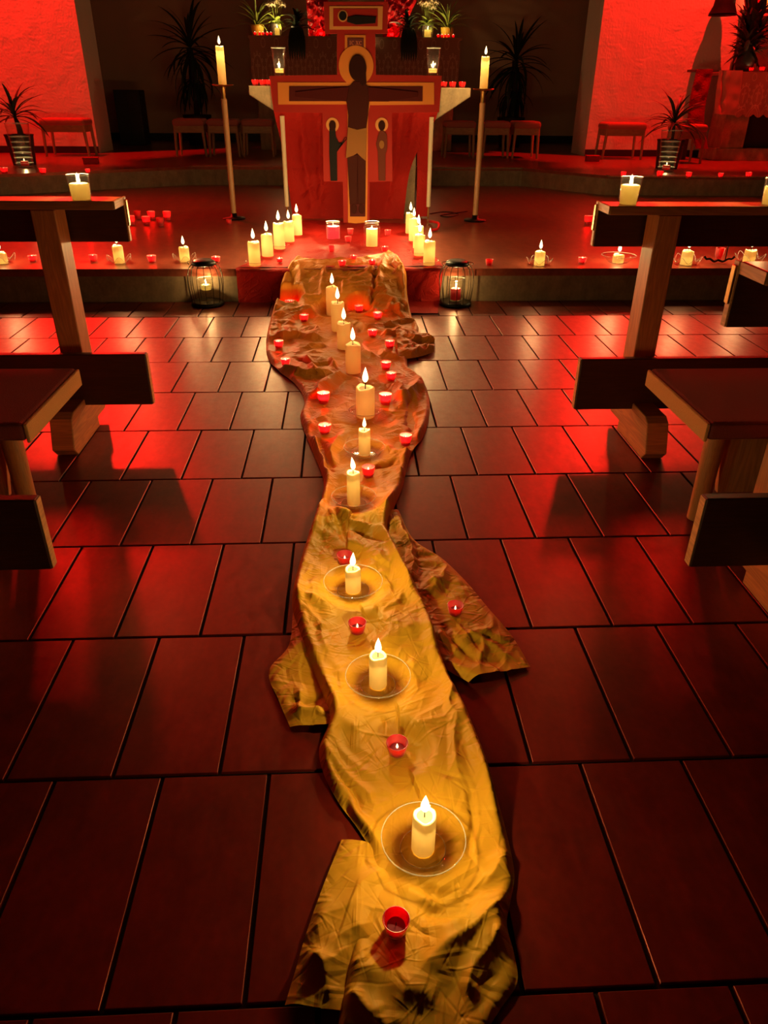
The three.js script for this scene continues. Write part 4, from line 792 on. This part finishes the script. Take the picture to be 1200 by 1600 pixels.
for (const [x, y, lab] of [[-0.5,1.32, 'clear ribbed candle glass on the left arm of the cross'], [0.729,1.332, 'clear ribbed candle glass on the right arm of the cross']]) ribbed(x, y, -6.866, lab);
const TOP = 1.2535;
[['rightmost of the three red tea lights on the altar slab left of the cross', -0.631,1.255], ['middle one of the three red tea lights on the altar slab left of the cross', -0.687,1.254], ['red tea light at the left corner of the altar slab', -0.753,1.254], ['red tea light on the altar slab close by the cross\'s right arm', 0.885,1.259], ['red tea light with the tallest flame on the altar slab right of the cross', 0.963,1.259], ['red tea light at the right corner of the altar slab', 1.048,1.26]]
  .forEach(([lab, x]) => cup([x, TOP, -7.4, 0.031, 0.045], 1, lab, 'tea lights on the altar slab', { cd: TEA_CD * 0.6, fl: 1.8 }));
{ const a = [-0.309,1.995, 0.748,2.007]; cup([a[0], 1.939, -13.12, 0.035, 0.06], 1, 'red light at the foot of the red fabric left of the cross top', 'red lights by the red fabrics', { cd: 0.6, fl: 1.5 }); cup([a[2], 1.939, -13.12, 0.035, 0.06], 1, 'red light at the foot of the red fabric right of the cross top', 'red lights by the red fabrics', { cd: 0.6, fl: 1.5 }); }
{ // cables on the floor by the right pole
  single('cable', tube([[0.812,0.215,-7.445], [0.969,0.215,-7.579], [1.082,0.215,-7.449], [0.958,0.215,-7.238], [0.896,0.215,-7.32], [1.195,0.215,-7.627]].map((p) => V3(...p)), 0.005, 60, 8), M.cable, 'thin black cable curling on the altar floor behind the right candle row', 'cable');
  part('cable_loop', tube([[0.75,0.231,-6.848], [0.766,0.261,-6.6], [0.787,0.261,-6.494], [0.774,0.231,-6.459], [0.715,0.224,-6.405]].map((p) => V3(...p)), 0.011, 40, 10), M.redCable, thing('red_cable', 'glossy red looped cord on the altar floor at the right pole\'s foot', 'cable'));
}

// ---------------------------------------------------------------- high altar and apse
const ZH = -13;
const lace = (() => { // printed look of a lace cloth: eyelets, crosses and scalloped bands
  const c = document.createElement('canvas'); c.width = 1024; c.height = 256; const k = c.getContext('2d');
  k.fillStyle = '#a2705a'; k.fillRect(0, 0, 1024, 256); k.strokeStyle = '#c69c80'; k.fillStyle = '#bb9074';
  for (let x = 0; x < 1024; x += 8) for (let y = 0; y < 256; y += 8) if ((x + y) % 16 === 0) k.fillRect(x, y, 3, 3);
  k.lineWidth = 5;
  for (let i = 0; i < 8; i++) { const x = 64 + i * 128; k.beginPath(); k.ellipse(x, 140, 44, 60, 0, 0, 7); k.stroke(); k.fillRect(x - 6, 100, 12, 76); k.fillRect(x - 22, 118, 44, 12); for (let a = 0; a < 12; a++) { k.beginPath(); k.arc(x + 52 * Math.cos(a * 0.5236), 140 + 70 * Math.sin(a * 0.5236), 6, 0, 7); k.stroke(); } k.beginPath(); k.arc(x, 256, 60, Math.PI, 0); k.stroke(); k.beginPath(); k.arc(x, 256, 42, Math.PI, 0); k.stroke(); k.beginPath(); k.arc(x + 64, 30, 20, 0, 7); k.stroke(); }
  const t = new THREE.CanvasTexture(c); t.colorSpace = THREE.SRGBColorSpace; t.wrapS = THREE.RepeatWrapping; return t;
})();
{
  const g = thing('high_altar', 'wide high altar at the back of the apse behind the altar', 'altar', [0, 0, 0]);
  part('altar_body', rbox(-1.3, 1.72, HP2, 1.9, ZH - 0.8, ZH - 0.02, 0.01), M.altarStone, g);
  part('altar_top', rbox(-1.38, 1.8, 1.9, 1.935, ZH - 0.85, ZH + 0.02, 0.008), M.altarStone, g);
  const pts = []; const n = 96, pos = [], uv = [], idx = [];
  for (let j = 0; j <= 12; j++) for (let i = 0; i <= n; i++) { const u = i / n, v = j / 12, x = -1.36 + 3.13 * u, bot = 1.2 - 0.05 * Math.abs(Math.sin(u * Math.PI * 16)); pos.push(x, 1.937 + (bot - 1.937) * v, ZH + 0.028 + 0.012 * Math.sin(u * 70) * v); uv.push(u * 2, 1 - v); }
  for (let j = 0; j < 12; j++) for (let i = 0; i < n; i++) { const a = j * (n + 1) + i; idx.push(a, a + n + 1, a + 1, a + 1, a + n + 1, a + n + 2); }
  const q = new THREE.BufferGeometry(); q.setAttribute('position', new THREE.Float32BufferAttribute(pos, 3)); q.setAttribute('uv', new THREE.Float32BufferAttribute(uv, 2)); q.setIndex(idx); q.computeVertexNormals();
  const c = thing('lace_cloth', 'brownish lace altar cloth hanging over the high altar front', 'cloth');
  part('lace_front', q, std({ map: lace, roughness: 0.9, side: THREE.DoubleSide }), c);
  part('lace_top', box(-1.36, 1.77, 1.9355, 1.9385, ZH - 0.6, ZH + 0.03), std({ color: hex('#a5785f'), roughness: 0.9 }), c);
}
const HT = 1.939;
['leftmost', 'second from left', 'middle', 'fourth from left', 'rightmost'].forEach((w, i) => {
  const a = [-1.276,1.98, -1.206,1.981, -1.159,1.981, -1.098,1.982, -1.042,1.983], b = [1.442,1.979, 1.499,1.98, 1.547,1.98, 1.595,1.981, 1.667,1.982];
  cup([a[i * 2], HT, ZH + 0.0, 0.022, 0.04], 1, `${w} of five little lights on the high altar's left end`, 'little lights on the high altar', { cd: TEA_CD * 0.5, fl: 2.8, name: 'votive_light' });
  cup([b[i * 2], HT, ZH + 0.0, 0.022, 0.04], 1, `${w} of five little lights on the high altar's right end`, 'little lights on the high altar', { cd: TEA_CD * 0.5, fl: 2.8, name: 'votive_light' });
});
{
  const [x] = [-0.951,1.982];
  const g = thing('candle_glass', 'round glass with a glowing ivory candle under the white flowers on the high altar\'s left', 'candle glass', [x, HT, ZH - 0.06]);
  part('glass', lathe([[0, 0.001], [0.05, 0.001], [0.065, 0.03], [0.066, 0.12], [0.05, 0.15], [0.047, 0.15], [0.06, 0.12], [0.06, 0.03], [0, 0.01]], 32), M.glass, g);
  part('wax', lathe([[0, 0.012], [0.035, 0.012], [0.035, 0.1], [0, 0.1]], 24), M.wax, g);
  flameAt(g, 0, 0.102, 0, 0.045, PILLAR_CD * 4);
  const [x3] = [1.285,1.991];
  const g3 = thing('candle_glass', 'round glass with a glowing candle under the white flowers on the high altar\'s right', 'candle glass', [x3, HT, ZH - 0.02]);
  part('glass', lathe([[0, 0.001], [0.06, 0.001], [0.078, 0.03], [0.08, 0.12], [0.07, 0.16], [0.067, 0.16], [0.075, 0.12], [0.074, 0.03], [0, 0.01]], 32), M.glass, g3);
  part('wax', lathe([[0, 0.012], [0.05, 0.012], [0.05, 0.1], [0, 0.1]], 24), M.wax, g3);
  flameAt(g3, 0, 0.102, 0, 0.04, PILLAR_CD * 4);
  const [x2, y2] = [0.48,1.804];
  const w = thing('candle_glass', 'tiny pale light on a bracket to the right of the cross\'s sign', 'candle glass', [x2, y2, ZH + 0.1]);
  part('bracket', rbox(-0.02, 0.02, -0.012, 0, -0.08, 0.03, 0.003), M.blackMetal, w);
  part('glass', lathe([[0, 0.001], [0.026, 0.001], [0.03, 0.11], [0.027, 0.11], [0, 0.01]], 24), M.glass, w);
  part('wax', lathe([[0, 0.01], [0.022, 0.01], [0.022, 0.05], [0, 0.05]], 20), M.wax, w);
  flameAt(w, 0, 0.052, 0, 0.05, 0.004);
}
// plants
function leafGeo(len, wid, droop, seg = 8) {              // a folded blade along +x that bends down
  const pos = [], idx = [];
  for (let i = 0; i <= seg; i++) { const t = i / seg, w = wid * Math.pow(Math.sin(Math.PI * (0.12 + 0.88 * t)), 0.7) * (t < 1 ? 1 : 0), a = droop * t, x = len * (droop ? Math.sin(a) / droop : t), y = -len * (droop ? (1 - Math.cos(a)) / droop : 0); pos.push(x, y + w * 0.2, -w / 2, x, y, 0, x, y + w * 0.2, w / 2); }
  for (let i = 0; i < seg; i++) { const a = i * 3; idx.push(a, a + 1, a + 3, a + 3, a + 1, a + 4, a + 1, a + 2, a + 4, a + 4, a + 2, a + 5); }
  const g = new THREE.BufferGeometry(); g.setAttribute('position', new THREE.Float32BufferAttribute(pos, 3)); g.setAttribute('uv', new THREE.Float32BufferAttribute(new Float32Array(pos.length / 3 * 2), 2)); g.setIndex(idx); g.computeVertexNormals(); return g;
}
function rosette(g, y, n, len, wid, mat, up0, up1, droop, seed, spread = 0.02) { // leaves round a stem, the inner ones steeper
  const r = rng(seed), kinds = [0.7, 1, 1.3].map((d) => leafGeo(len, wid, droop * d));
  for (let i = 0; i < n; i++) {
    const t = i / (n - 1), m = part('leaf', kinds[i % 3], mat, g);
    m.position.set((r() - 0.5) * spread, y + (t - 0.5) * spread * 2, (r() - 0.5) * spread); m.rotation.order = 'YZX';
    m.rotation.y = i * 2.39996 + r() * 0.5; m.rotation.z = up0 + (up1 - up0) * t + (r() - 0.5) * 0.25; m.rotation.x = (r() - 0.5) * 0.6; m.scale.setScalar(0.8 + 0.35 * r());
  }
}
function palm(x, z, h, label, seed) {
  const g = thing('potted_palm', label, 'plant', [x, HP2, z], 0, 'tall palms in the apse');
  part('pot', lathe([[0, 0], [0.17, 0], [0.22, 0.4], [0.235, 0.42], [0.235, 0.46], [0.2, 0.46], [0.19, 0.4], [0, 0.4]], 32), M.pot, g);
  part('stem', tube([V3(0, 0.4, 0), V3(0.02, h * 0.6, 0.01), V3(-0.01, h, 0)], 0.05, 16, 10), M.bark, g);
  rosette(g, h, 26, 0.75, 0.055, M.leafDark, -0.1, 1.45, 0.9, seed);
  rosette(g, h - 0.12, 22, 0.72, 0.055, M.leafDark, -0.7, 0.35, 1.5, seed + 1);
  rosette(g, h - 0.45, 20, 0.6, 0.055, M.leafDark, -0.9, 0.1, 1.5, seed + 2);
  return g;
}

{ const a = [-2.454,1.824, 2.887,1.701];
  palm(a[0], -14.2, a[1] - HP2, 'tall dark spiky palm in the apse left of the altar', 101);
  palm(a[2], -14.2, a[3] - HP2, 'tall dark spiky palm in the apse right of the altar', 202); }
function vasePlant(x, z, h, label, seed, vl, cl) {
  const v = thing('glass_vase', vl, 'vase', [x, HP2, z], 0, 'tall glass vases on the apse step');
  part('vase_body', lathe([[0, 0.002], [0.085, 0.002], [0.095, 0.02], [0.1, 0.16], [0.115, 0.3], [0.13, h], [0.124, h], [0.108, 0.3], [0.092, 0.16], [0.085, 0.03], [0, 0.02]], 40), M.glass, v);
  const q = []; for (let i = 0; i < 28; i++) q.push(V3(Math.cos(i / 28 * 6.2832) * 0.127, h, Math.sin(i / 28 * 6.2832) * 0.127)); part('rim', tube(q, 0.004, 56, 6, true), M.glassRim, v);
  for (let k = 0; k < 6; k++) { const y = 0.05 + k * 0.055, rr = 0.097 + 0.05 * Math.max(0, y - 0.12), t = []; for (let i = 0; i < 28; i++) t.push(V3(Math.cos(i / 28 * 6.2832) * rr, y, Math.sin(i / 28 * 6.2832) * rr)); part('glint_ring', tube(t, 0.0035, 56, 6, true), M.glassRim, v); }  // rings added round the glass to catch glints of the candle
  const c = thing('vase_candle', cl, 'candle', [x, HP2 + 0.021, z], 0, 'candles in the glass vases');
  part('wax', lathe([[0, 0], [0.045, 0], [0.045, 0.05], [0.03, 0.046], [0, 0.046]], 28), M.redWax, c);
  part('wick', new THREE.CylinderGeometry(0.0015, 0.0015, 0.012, 6).translate(0, 0.05, 0), M.wick, c);
  flameAt(c, 0, 0.052, 0, 0.03, TEA_CD * 2);
  const g = thing('spiky_plant', label, 'plant', [x * (1 - 0.42 / z), HP2, z - 0.42], 0, 'spiky plants behind the glass vases');
  part('pot', lathe([[0, 0], [0.13, 0], [0.16, 0.3], [0.17, 0.33], [0.15, 0.33], [0.14, 0.3], [0, 0.3]], 28), M.pot, g);
  part('stem', tube([V3(0, 0.28, 0), V3(0.01, h * 0.8, 0), V3(0, h + 0.06, 0)], 0.02, 10, 8), M.bark, g);
  rosette(g, h + 0.06, 30, 0.46, 0.04, M.leafDark, -0.1, 1.4, 1.0, seed);
}
{ const a = [-3.728,-9.683, 3.889,-9.587];
  vasePlant(a[0], a[1], 0.46, 'dark spiky potted plant behind the glass vase, before the left red wall', 31, 'tall glass vase with added glint rings before the left red wall', 'small red candle burning inside the left glass vase');
  vasePlant(a[2], a[3], 0.44, 'dark spiky potted plant behind the glass vase, before the right red wall', 37, 'tall glass vase with added glint rings before the right red wall', 'small red candle burning inside the right glass vase'); }
// red lights along the apse step
[[-3.6702,0.415,-8.9302,0.038,0.06, 'red tea light at the far left of the apse step', 1], [-3.243,0.415,-8.8753,0.0345,0.06, 'red tea light beside the left glass vase', 1], [-2.8137,0.415,-9.0338,0.0246,0.0428, 'faint red tea light before the red box on the left', 1],
 [3.0969,0.415,-8.7993,0.0284,0.0624, 'red tea light on the apse step before the right stool', 1], [3.5199,0.415,-8.824,0.0356,0.0687, 'red tea light on the apse step before the right glass vase', 1], [3.8228,0.415,-8.762,0.0319,0.0622, 'red tea light on the apse step right of the glass vase', 1], [4.1926,0.415,-8.7744,0.0285,0.0563, 'dim red tea light on the apse step below the hanging pink cloth', 1], [4.5157,0.415,-8.7911,0.0322,0.0627, 'red tea light on the apse step below the side altar', 1]]
  .forEach((p) => cup(p, p[6], p[5], 'red lights on the apse step', { cd: TEA_CD * 1.6, fl: 1.8 }));
{ const g = thing('red_box', 'small red box lying on the apse floor under the left pier', 'box', [-3.137,0.415,-10.264], 0.2); part('box_body', rbox(-0.09, 0.09, 0, 0.06, -0.06, 0.06, 0.006), M.redCloth, g); part('lid', rbox(-0.095, 0.095, 0.06, 0.075, -0.065, 0.065, 0.004), M.redCloth, g); }
{ const g = thing('cardboard_box', 'small reddish box lying on the apse floor under the right pier', 'box', [3.441,0.415,-11.11], -0.1); part('box_body', rbox(-0.09, 0.09, 0, 0.06, -0.06, 0.06, 0.006), M.redCloth, g); part('lid', rbox(-0.095, 0.095, 0.06, 0.075, -0.065, 0.065, 0.004), M.redCloth, g); }
// stools
function stool(x, z, w, label, turn = 0) {
  const g = thing('stool', label, 'stool', [x, HP2, z], turn, 'upholstered stools in the apse');
  const s = new RoundedBoxGeometry(w, 0.08, 0.42, 4, 0.035); s.translate(0, 0.42, 0);
  const p = s.attributes.position; for (let i = 0; i < p.count; i++) if (p.getY(i) > 0.42) p.setY(i, p.getY(i) + 0.03 * (1 - Math.pow(2 * p.getX(i) / w, 2))); s.computeVertexNormals();
  part('seat', boxUV(s), M.upholstery, g);
  part('apron', rbox(-w / 2 + 0.02, w / 2 - 0.02, 0.3, 0.385, -0.19, 0.19, 0.004), M.stoolWood, g);
  for (const sx of [-1, 1]) for (const sz of [-1, 1]) { const l = new THREE.CylinderGeometry(0.022, 0.016, 0.39, 14); l.rotateZ(sx * 0.05); l.translate(sx * (w / 2 - 0.02), 0.195, sz * 0.17); part('leg', l, M.stoolWood, g); }
}
{ const a = [-2.124,0.864, -1.66,0.867, -1.186,0.87, 1.641,0.89, 2.157,0.878, 2.585,0.873];
  ['leftmost of the three stools between the left palm and the altar', 'middle stool behind the left candle stand', 'rightmost of the three stools left of the altar', 'dim stool partly behind the altar slab\'s right corner', 'stool behind the right candle stand', 'stool before the right palm'].forEach((lab, i) => stool(a[i * 2], -11.7, i > 3 ? 0.38 : 0.43, lab)); }
{ const a = [-3.792,0.855, 3.96,0.838, 4.638,0.802];
  stool(a[0], -11.6, 0.6, 'red-lit stool against the red wall on the left'); stool(a[2], -11.6, 0.58, 'red-lit stool against the red wall on the right'); stool(a[4], -10.95, 0.4, 'dark stool between the right glass vase and the side altar'); }
{ const a = [-3.738,1.227, -3.325,0.34], g = thing('cabinet', 'dark cabinet in the shade behind the left pier', 'cabinet', [0, 0, 0]);
  part('cabinet_body', rbox(a[0], a[2], HP2, a[1], -14.4, -14, 0.01), M.pot, g); part('door', rbox(a[0] + 0.03, (a[0] + a[2]) / 2 - 0.005, HP2 + 0.06, a[1] - 0.04, -14.0, -13.985, 0.004), M.pot, g); part('door', rbox((a[0] + a[2]) / 2 + 0.005, a[2] - 0.03, HP2 + 0.06, a[1] - 0.04, -14.0, -13.985, 0.004), M.pot, g); }
// on the high altar: flowers, plants, red drapery
function flowers(x, z, label, pm, seed) {
  const g = thing('flower_pot', label, 'flowers', [x, HT, z], 0, 'flower pots on the high altar'), r = rng(seed);
  part('pot', lathe([[0, 0.001], [0.06, 0.001], [0.075, 0.04], [0.085, 0.15], [0.092, 0.16], [0.084, 0.162], [0.075, 0.14], [0, 0.14]], 28), pm, g);
  for (let i = 0; i < 9; i++) {
    const a = i * 2.4, q = 0.02 + 0.11 * Math.sqrt(i / 9), hx = Math.cos(a) * q, hz = Math.sin(a) * q * 0.6, hy = 0.42 + 0.07 * r() - q * 0.3;
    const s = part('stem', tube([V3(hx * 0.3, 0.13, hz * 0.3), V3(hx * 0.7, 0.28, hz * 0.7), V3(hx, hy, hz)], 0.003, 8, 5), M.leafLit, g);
    const pet = []; for (let k = 0; k < 14; k++) { const l = leafGeo(0.07, 0.045, 1.2, 4); l.rotateZ(0.2 + 0.5 * (k % 3)); l.rotateY(k * 2.4); l.translate(hx, hy, hz); pet.push(l); }
    part('bloom', merged(pet), M.petal, g);
  }
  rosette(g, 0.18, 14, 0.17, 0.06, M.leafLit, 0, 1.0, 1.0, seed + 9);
}
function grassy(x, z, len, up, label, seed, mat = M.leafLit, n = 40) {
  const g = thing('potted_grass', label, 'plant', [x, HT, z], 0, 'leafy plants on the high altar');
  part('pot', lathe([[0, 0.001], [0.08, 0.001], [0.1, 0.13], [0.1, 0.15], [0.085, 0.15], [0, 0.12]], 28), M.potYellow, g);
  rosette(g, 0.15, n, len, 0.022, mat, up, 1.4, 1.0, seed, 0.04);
}
{ const a = [-0.984,2.074, 1.293,2.068, -1.263,2.08, 1.611,2.082];
  flowers(a[0], -13.25, 'white flowers in a dark pot on the high altar\'s left', M.pot, 401); flowers(a[2], -13.28, 'white flowers in a dark pot on the high altar\'s right', M.pot, 402);
  grassy(a[4], -13.3, 0.42, 0.45, 'arching fern-like plant in a yellow pot on the high altar\'s left end', 411); grassy(a[6], -13.3, 0.4, 0.45, 'grassy plant in a yellow pot on the high altar\'s right end', 412); }
for (const [x, sd, lab] of [[-0.655,1.985, 421, 0], [0.989,2.004, 422, 1]].map((q) => [q[0], q[2], q[3] ? 'dark plant trailing over the high altar edge right of the cross top' : 'dark plant trailing over the high altar edge left of the cross top'])) {
  const g = thing('trailing_plant', lab, 'plant', [x, HT, ZH - 0.05], 0, 'trailing plants on the high altar');
  part('pot', lathe([[0, 0.001], [0.07, 0.001], [0.09, 0.12], [0.075, 0.12], [0, 0.1]], 24), M.pot, g);
  rosette(g, 0.13, 30, 0.26, 0.05, M.leafDark, 0.4, 1.4, 1.3, sd, 0.05);
  for (let k = 0; k < 7; k++) { const l = part('leaf', leafGeo(0.5, 0.05, 1.2), M.leafDark, g); l.position.set((k - 3) * 0.022, 0.1, 0.1); l.rotation.order = 'YZX'; l.rotation.y = -Math.PI / 2 + (k - 3) * 0.06; l.rotation.z = -0.5; }
}
for (const [l, rr, lab, sd] of [[[-0.52,2.459, -0.501,2.011], [-0.196,2.463, -0.171,2.015], 'glossy red fabric hanging left of the cross top', 1], [[0.644,2.474, 0.629,2.008], [1.172,2.481, 0.903,2.011], 'glossy red fabric hanging right of the cross top', 2]]) {
  const f = sheet({ L: [l[0], l[1], -13.35, (l[0] + l[2]) / 2, (l[1] + l[3]) / 2, -13.33, l[2], HT + 0.005, -13.3], R: [rr[0], rr[1], -13.35, (rr[0] + rr[2]) / 2, (rr[1] + rr[3]) / 2, -13.33, rr[2], HT + 0.005, -13.3], nu: 50, nv: 40, puff: 0.01, sag: 1, crumple: 0.04, fine: 0.012, seed: 80 + sd });
  single('red_drapery', f, M.foil, lab, 'drapery', 'red fabrics at the cross top');
}

// ---------------------------------------------------------------- side altar at the right
{
  const zt = -11.3, t = [5.163,1.502, 6.209,0.431, 5.322,1.504];
  const g = thing('side_altar', 'stone side altar table with a recessed dark front at the right wall', 'altar', [0, 0, 0]);
  part('table_top', rbox(t[0], 6.3, t[1] - 0.04, t[1], zt - 0.7, zt, 0.006), M.altarStone, g);
  part('front_pillar', rbox(t[4] + 0.0, t[4] + 0.34, HP2, t[1] - 0.04, zt - 0.5, zt - 0.05, 0.01), M.altarStone, g);
  part('plinth', rbox(t[4] - 0.05, 6.3, HP2, HP2 + 0.16, zt - 0.6, zt - 0.03, 0.01), M.altarStone, g);
  part('dark_front', rbox(t[4] + 0.34, 6.3, HP2 + 0.16, t[1] - 0.04, zt - 0.5, zt - 0.16, 0.01), M.pot, g);
  const pos = [], uv = [], idx = [], n = 64, x0 = t[4] + 0.06, len = 1.3;
  for (let j = 0; j <= 10; j++) for (let i = 0; i <= n; i++) { const u = i / n, v = j / 10, bot = t[1] - 0.5 - 0.045 * Math.abs(Math.sin(u * Math.PI * 9)); pos.push(x0 + len * u, t[1] + 0.003 + (bot - t[1]) * v, zt + 0.012 + 0.008 * Math.sin(u * 30) * v); uv.push(u * 0.85, 1 - v); }
  for (let j = 0; j < 10; j++) for (let i = 0; i < n; i++) { const a = j * (n + 1) + i; idx.push(a, a + n + 1, a + 1, a + 1, a + n + 1, a + n + 2); }
  const q = new THREE.BufferGeometry(); q.setAttribute('position', new THREE.Float32BufferAttribute(pos, 3)); q.setAttribute('uv', new THREE.Float32BufferAttribute(uv, 2)); q.setIndex(idx); q.computeVertexNormals();
  single('lace_runner', q, std({ map: lace, roughness: 0.9, side: THREE.DoubleSide }), 'scalloped lace cloth hanging over the side altar front', 'cloth');
  const pc = sheet({ L: [5.062,1.516, zt + 0.02, 5.081,1.216, zt + 0.02, 5.113,1.002, zt + 0.02], R: [5.388,1.519, zt + 0.02, 5.42,1.219, zt + 0.02, 5.424,0.988, zt + 0.02], nu: 40, nv: 30, puff: 0.01, sag: 0.9, crumple: 0.015, seed: 91, folds: [[-0.03, 0.02, 0, 5.127,1.501, -11.28, 5.212,1.002, -11.28]] });
  single('pink_cloth', pc, M.pinkCloth, 'pinkish cloth hanging from the side altar\'s left corner', 'cloth');
  const TY = t[1] + 0.003, xs = [5.579,1.541, 5.729,1.55];
  cup([xs[0], TY, -11.45, 0.032, 0.05], 1, 'dim red tea light on the side altar, the one nearer the pink cloth', 'tea lights on the side altar', { cd: TEA_CD * 0.6 }); cup([xs[2], TY, -11.45, 0.036, 0.06], 1, 'brighter red tea light on the side altar, near the picture\'s right border', 'tea lights on the side altar', { cd: TEA_CD });
  // dark dried bouquet and a console above
  const bx = [5.551,1.559], b = thing('dried_bouquet', 'tall dark dried bouquet in a vase on the side altar', 'plant', [bx[0], TY, -11.62]);
  part('vase', lathe([[0, 0.001], [0.09, 0.001], [0.13, 0.12], [0.1, 0.26], [0.12, 0.3], [0.1, 0.3], [0.085, 0.26], [0, 0.2]], 28), M.pot, b);
  rosette(b, 0.32, 60, 0.36, 0.06, M.leafBrown, 0.6, 1.5, 0.7, 501, 0.14); rosette(b, 0.5, 50, 0.34, 0.07, M.leafBrown, 0.6, 1.5, 0.5, 502, 0.18); rosette(b, 0.28, 30, 0.3, 0.05, M.leafDark, 0.0, 0.8, 1.2, 503, 0.1);
  const c = [5.026,2.174, 5.397,2.193, 5.063,2.433, 5.292,2.436];
  const cs = thing('bell_console', 'black flared console on the red wall at the picture\'s upper right', 'console', [(c[0] + c[2]) / 2, c[1], -11.86]), w = (c[2] - c[0]) / 2;
  part('console_base', lathe([[0, 0], [w, 0], [w * 0.98, 0.02], [w * 0.75, 0.12], [w * 0.6, 0.4], [0, 0.4]], 36), M.robeBlack, cs); part('wall_arm', rbox(-0.04, 0.04, 0.02, 0.1, -0.24, 0, 0.005), M.blackMetal, cs);
  const sh = [5.544,2.257, 5.984,2.262], s2 = thing('wall_shelf', 'narrow dark shelf with lights above the side altar', 'shelf', [0, 0, 0]);
  part('board', rbox(sh[0], sh[2] + 0.4, sh[1] - 0.03, sh[1], -12.08, -11.82, 0.004), M.woodDarkShaded, s2); part('upright', rbox(sh[2] + 0.1, sh[2] + 0.14, TY, sh[1] - 0.03, -12.0, -11.96, 0.003), M.woodDarkShaded, s2); part('upright', rbox(sh[0] + 0.03, sh[0] + 0.06, TY, sh[1] - 0.03, -12.06, -12.03, 0.003), M.woodDarkShaded, s2);
  const lx = [5.661,2.258, 5.822,2.26];
  cup([lx[0], sh[1], -11.9, 0.06, 0.1], 1, 'red candle cup on the shelf above the side altar', 'lights on the wall shelf', { cd: TEA_CD }); tumbler(lx[2], sh[1], -11.9, 0.05, 0.14, 'yellow-lit candle glass on the shelf at the picture\'s upper right');
  // a covered stand left of the side altar
  const v = [4.812,1.531, 5.006,1.533, 4.894,0.5, 5.173,0.502], d = thing('covered_stand', 'narrow stand draped in dark red cloth left of the side altar', 'stand', [0, 0, 0]);
  part('stand_top', rbox(v[0] - 0.02, v[2] + 0.02, v[1] - 0.03, v[1], -11.7, -11.4, 0.006), M.woodDarkShaded, d);
  part('post', rbox((v[0] + v[2]) / 2 - 0.03, (v[0] + v[2]) / 2 + 0.03, HP2, v[1] - 0.03, -11.6, -11.54, 0.005), M.woodDarkShaded, d);
  part('drape', sheet({ L: [v[0] - 0.02, v[1] + 0.003, -11.39, v[0] - 0.02, (v[1] + HP2) / 2, -11.385, v[4] + 0.1, HP2 + 0.15, -11.38], R: [v[2] + 0.02, v[1] + 0.003, -11.39, v[2] + 0.02, (v[1] + HP2) / 2, -11.385, v[6], HP2 + 0.15, -11.38], nu: 40, nv: 50, puff: 0.015, sag: 0.9, crumple: 0.03, seed: 95 }), M.redCloth, d);
}

// ---------------------------------------------------------------- shadows on, hand over
scene.traverse((o) => { if (o.isMesh) { o.castShadow = true; o.receiveShadow = true; } });
renderer.render(scene, camera);
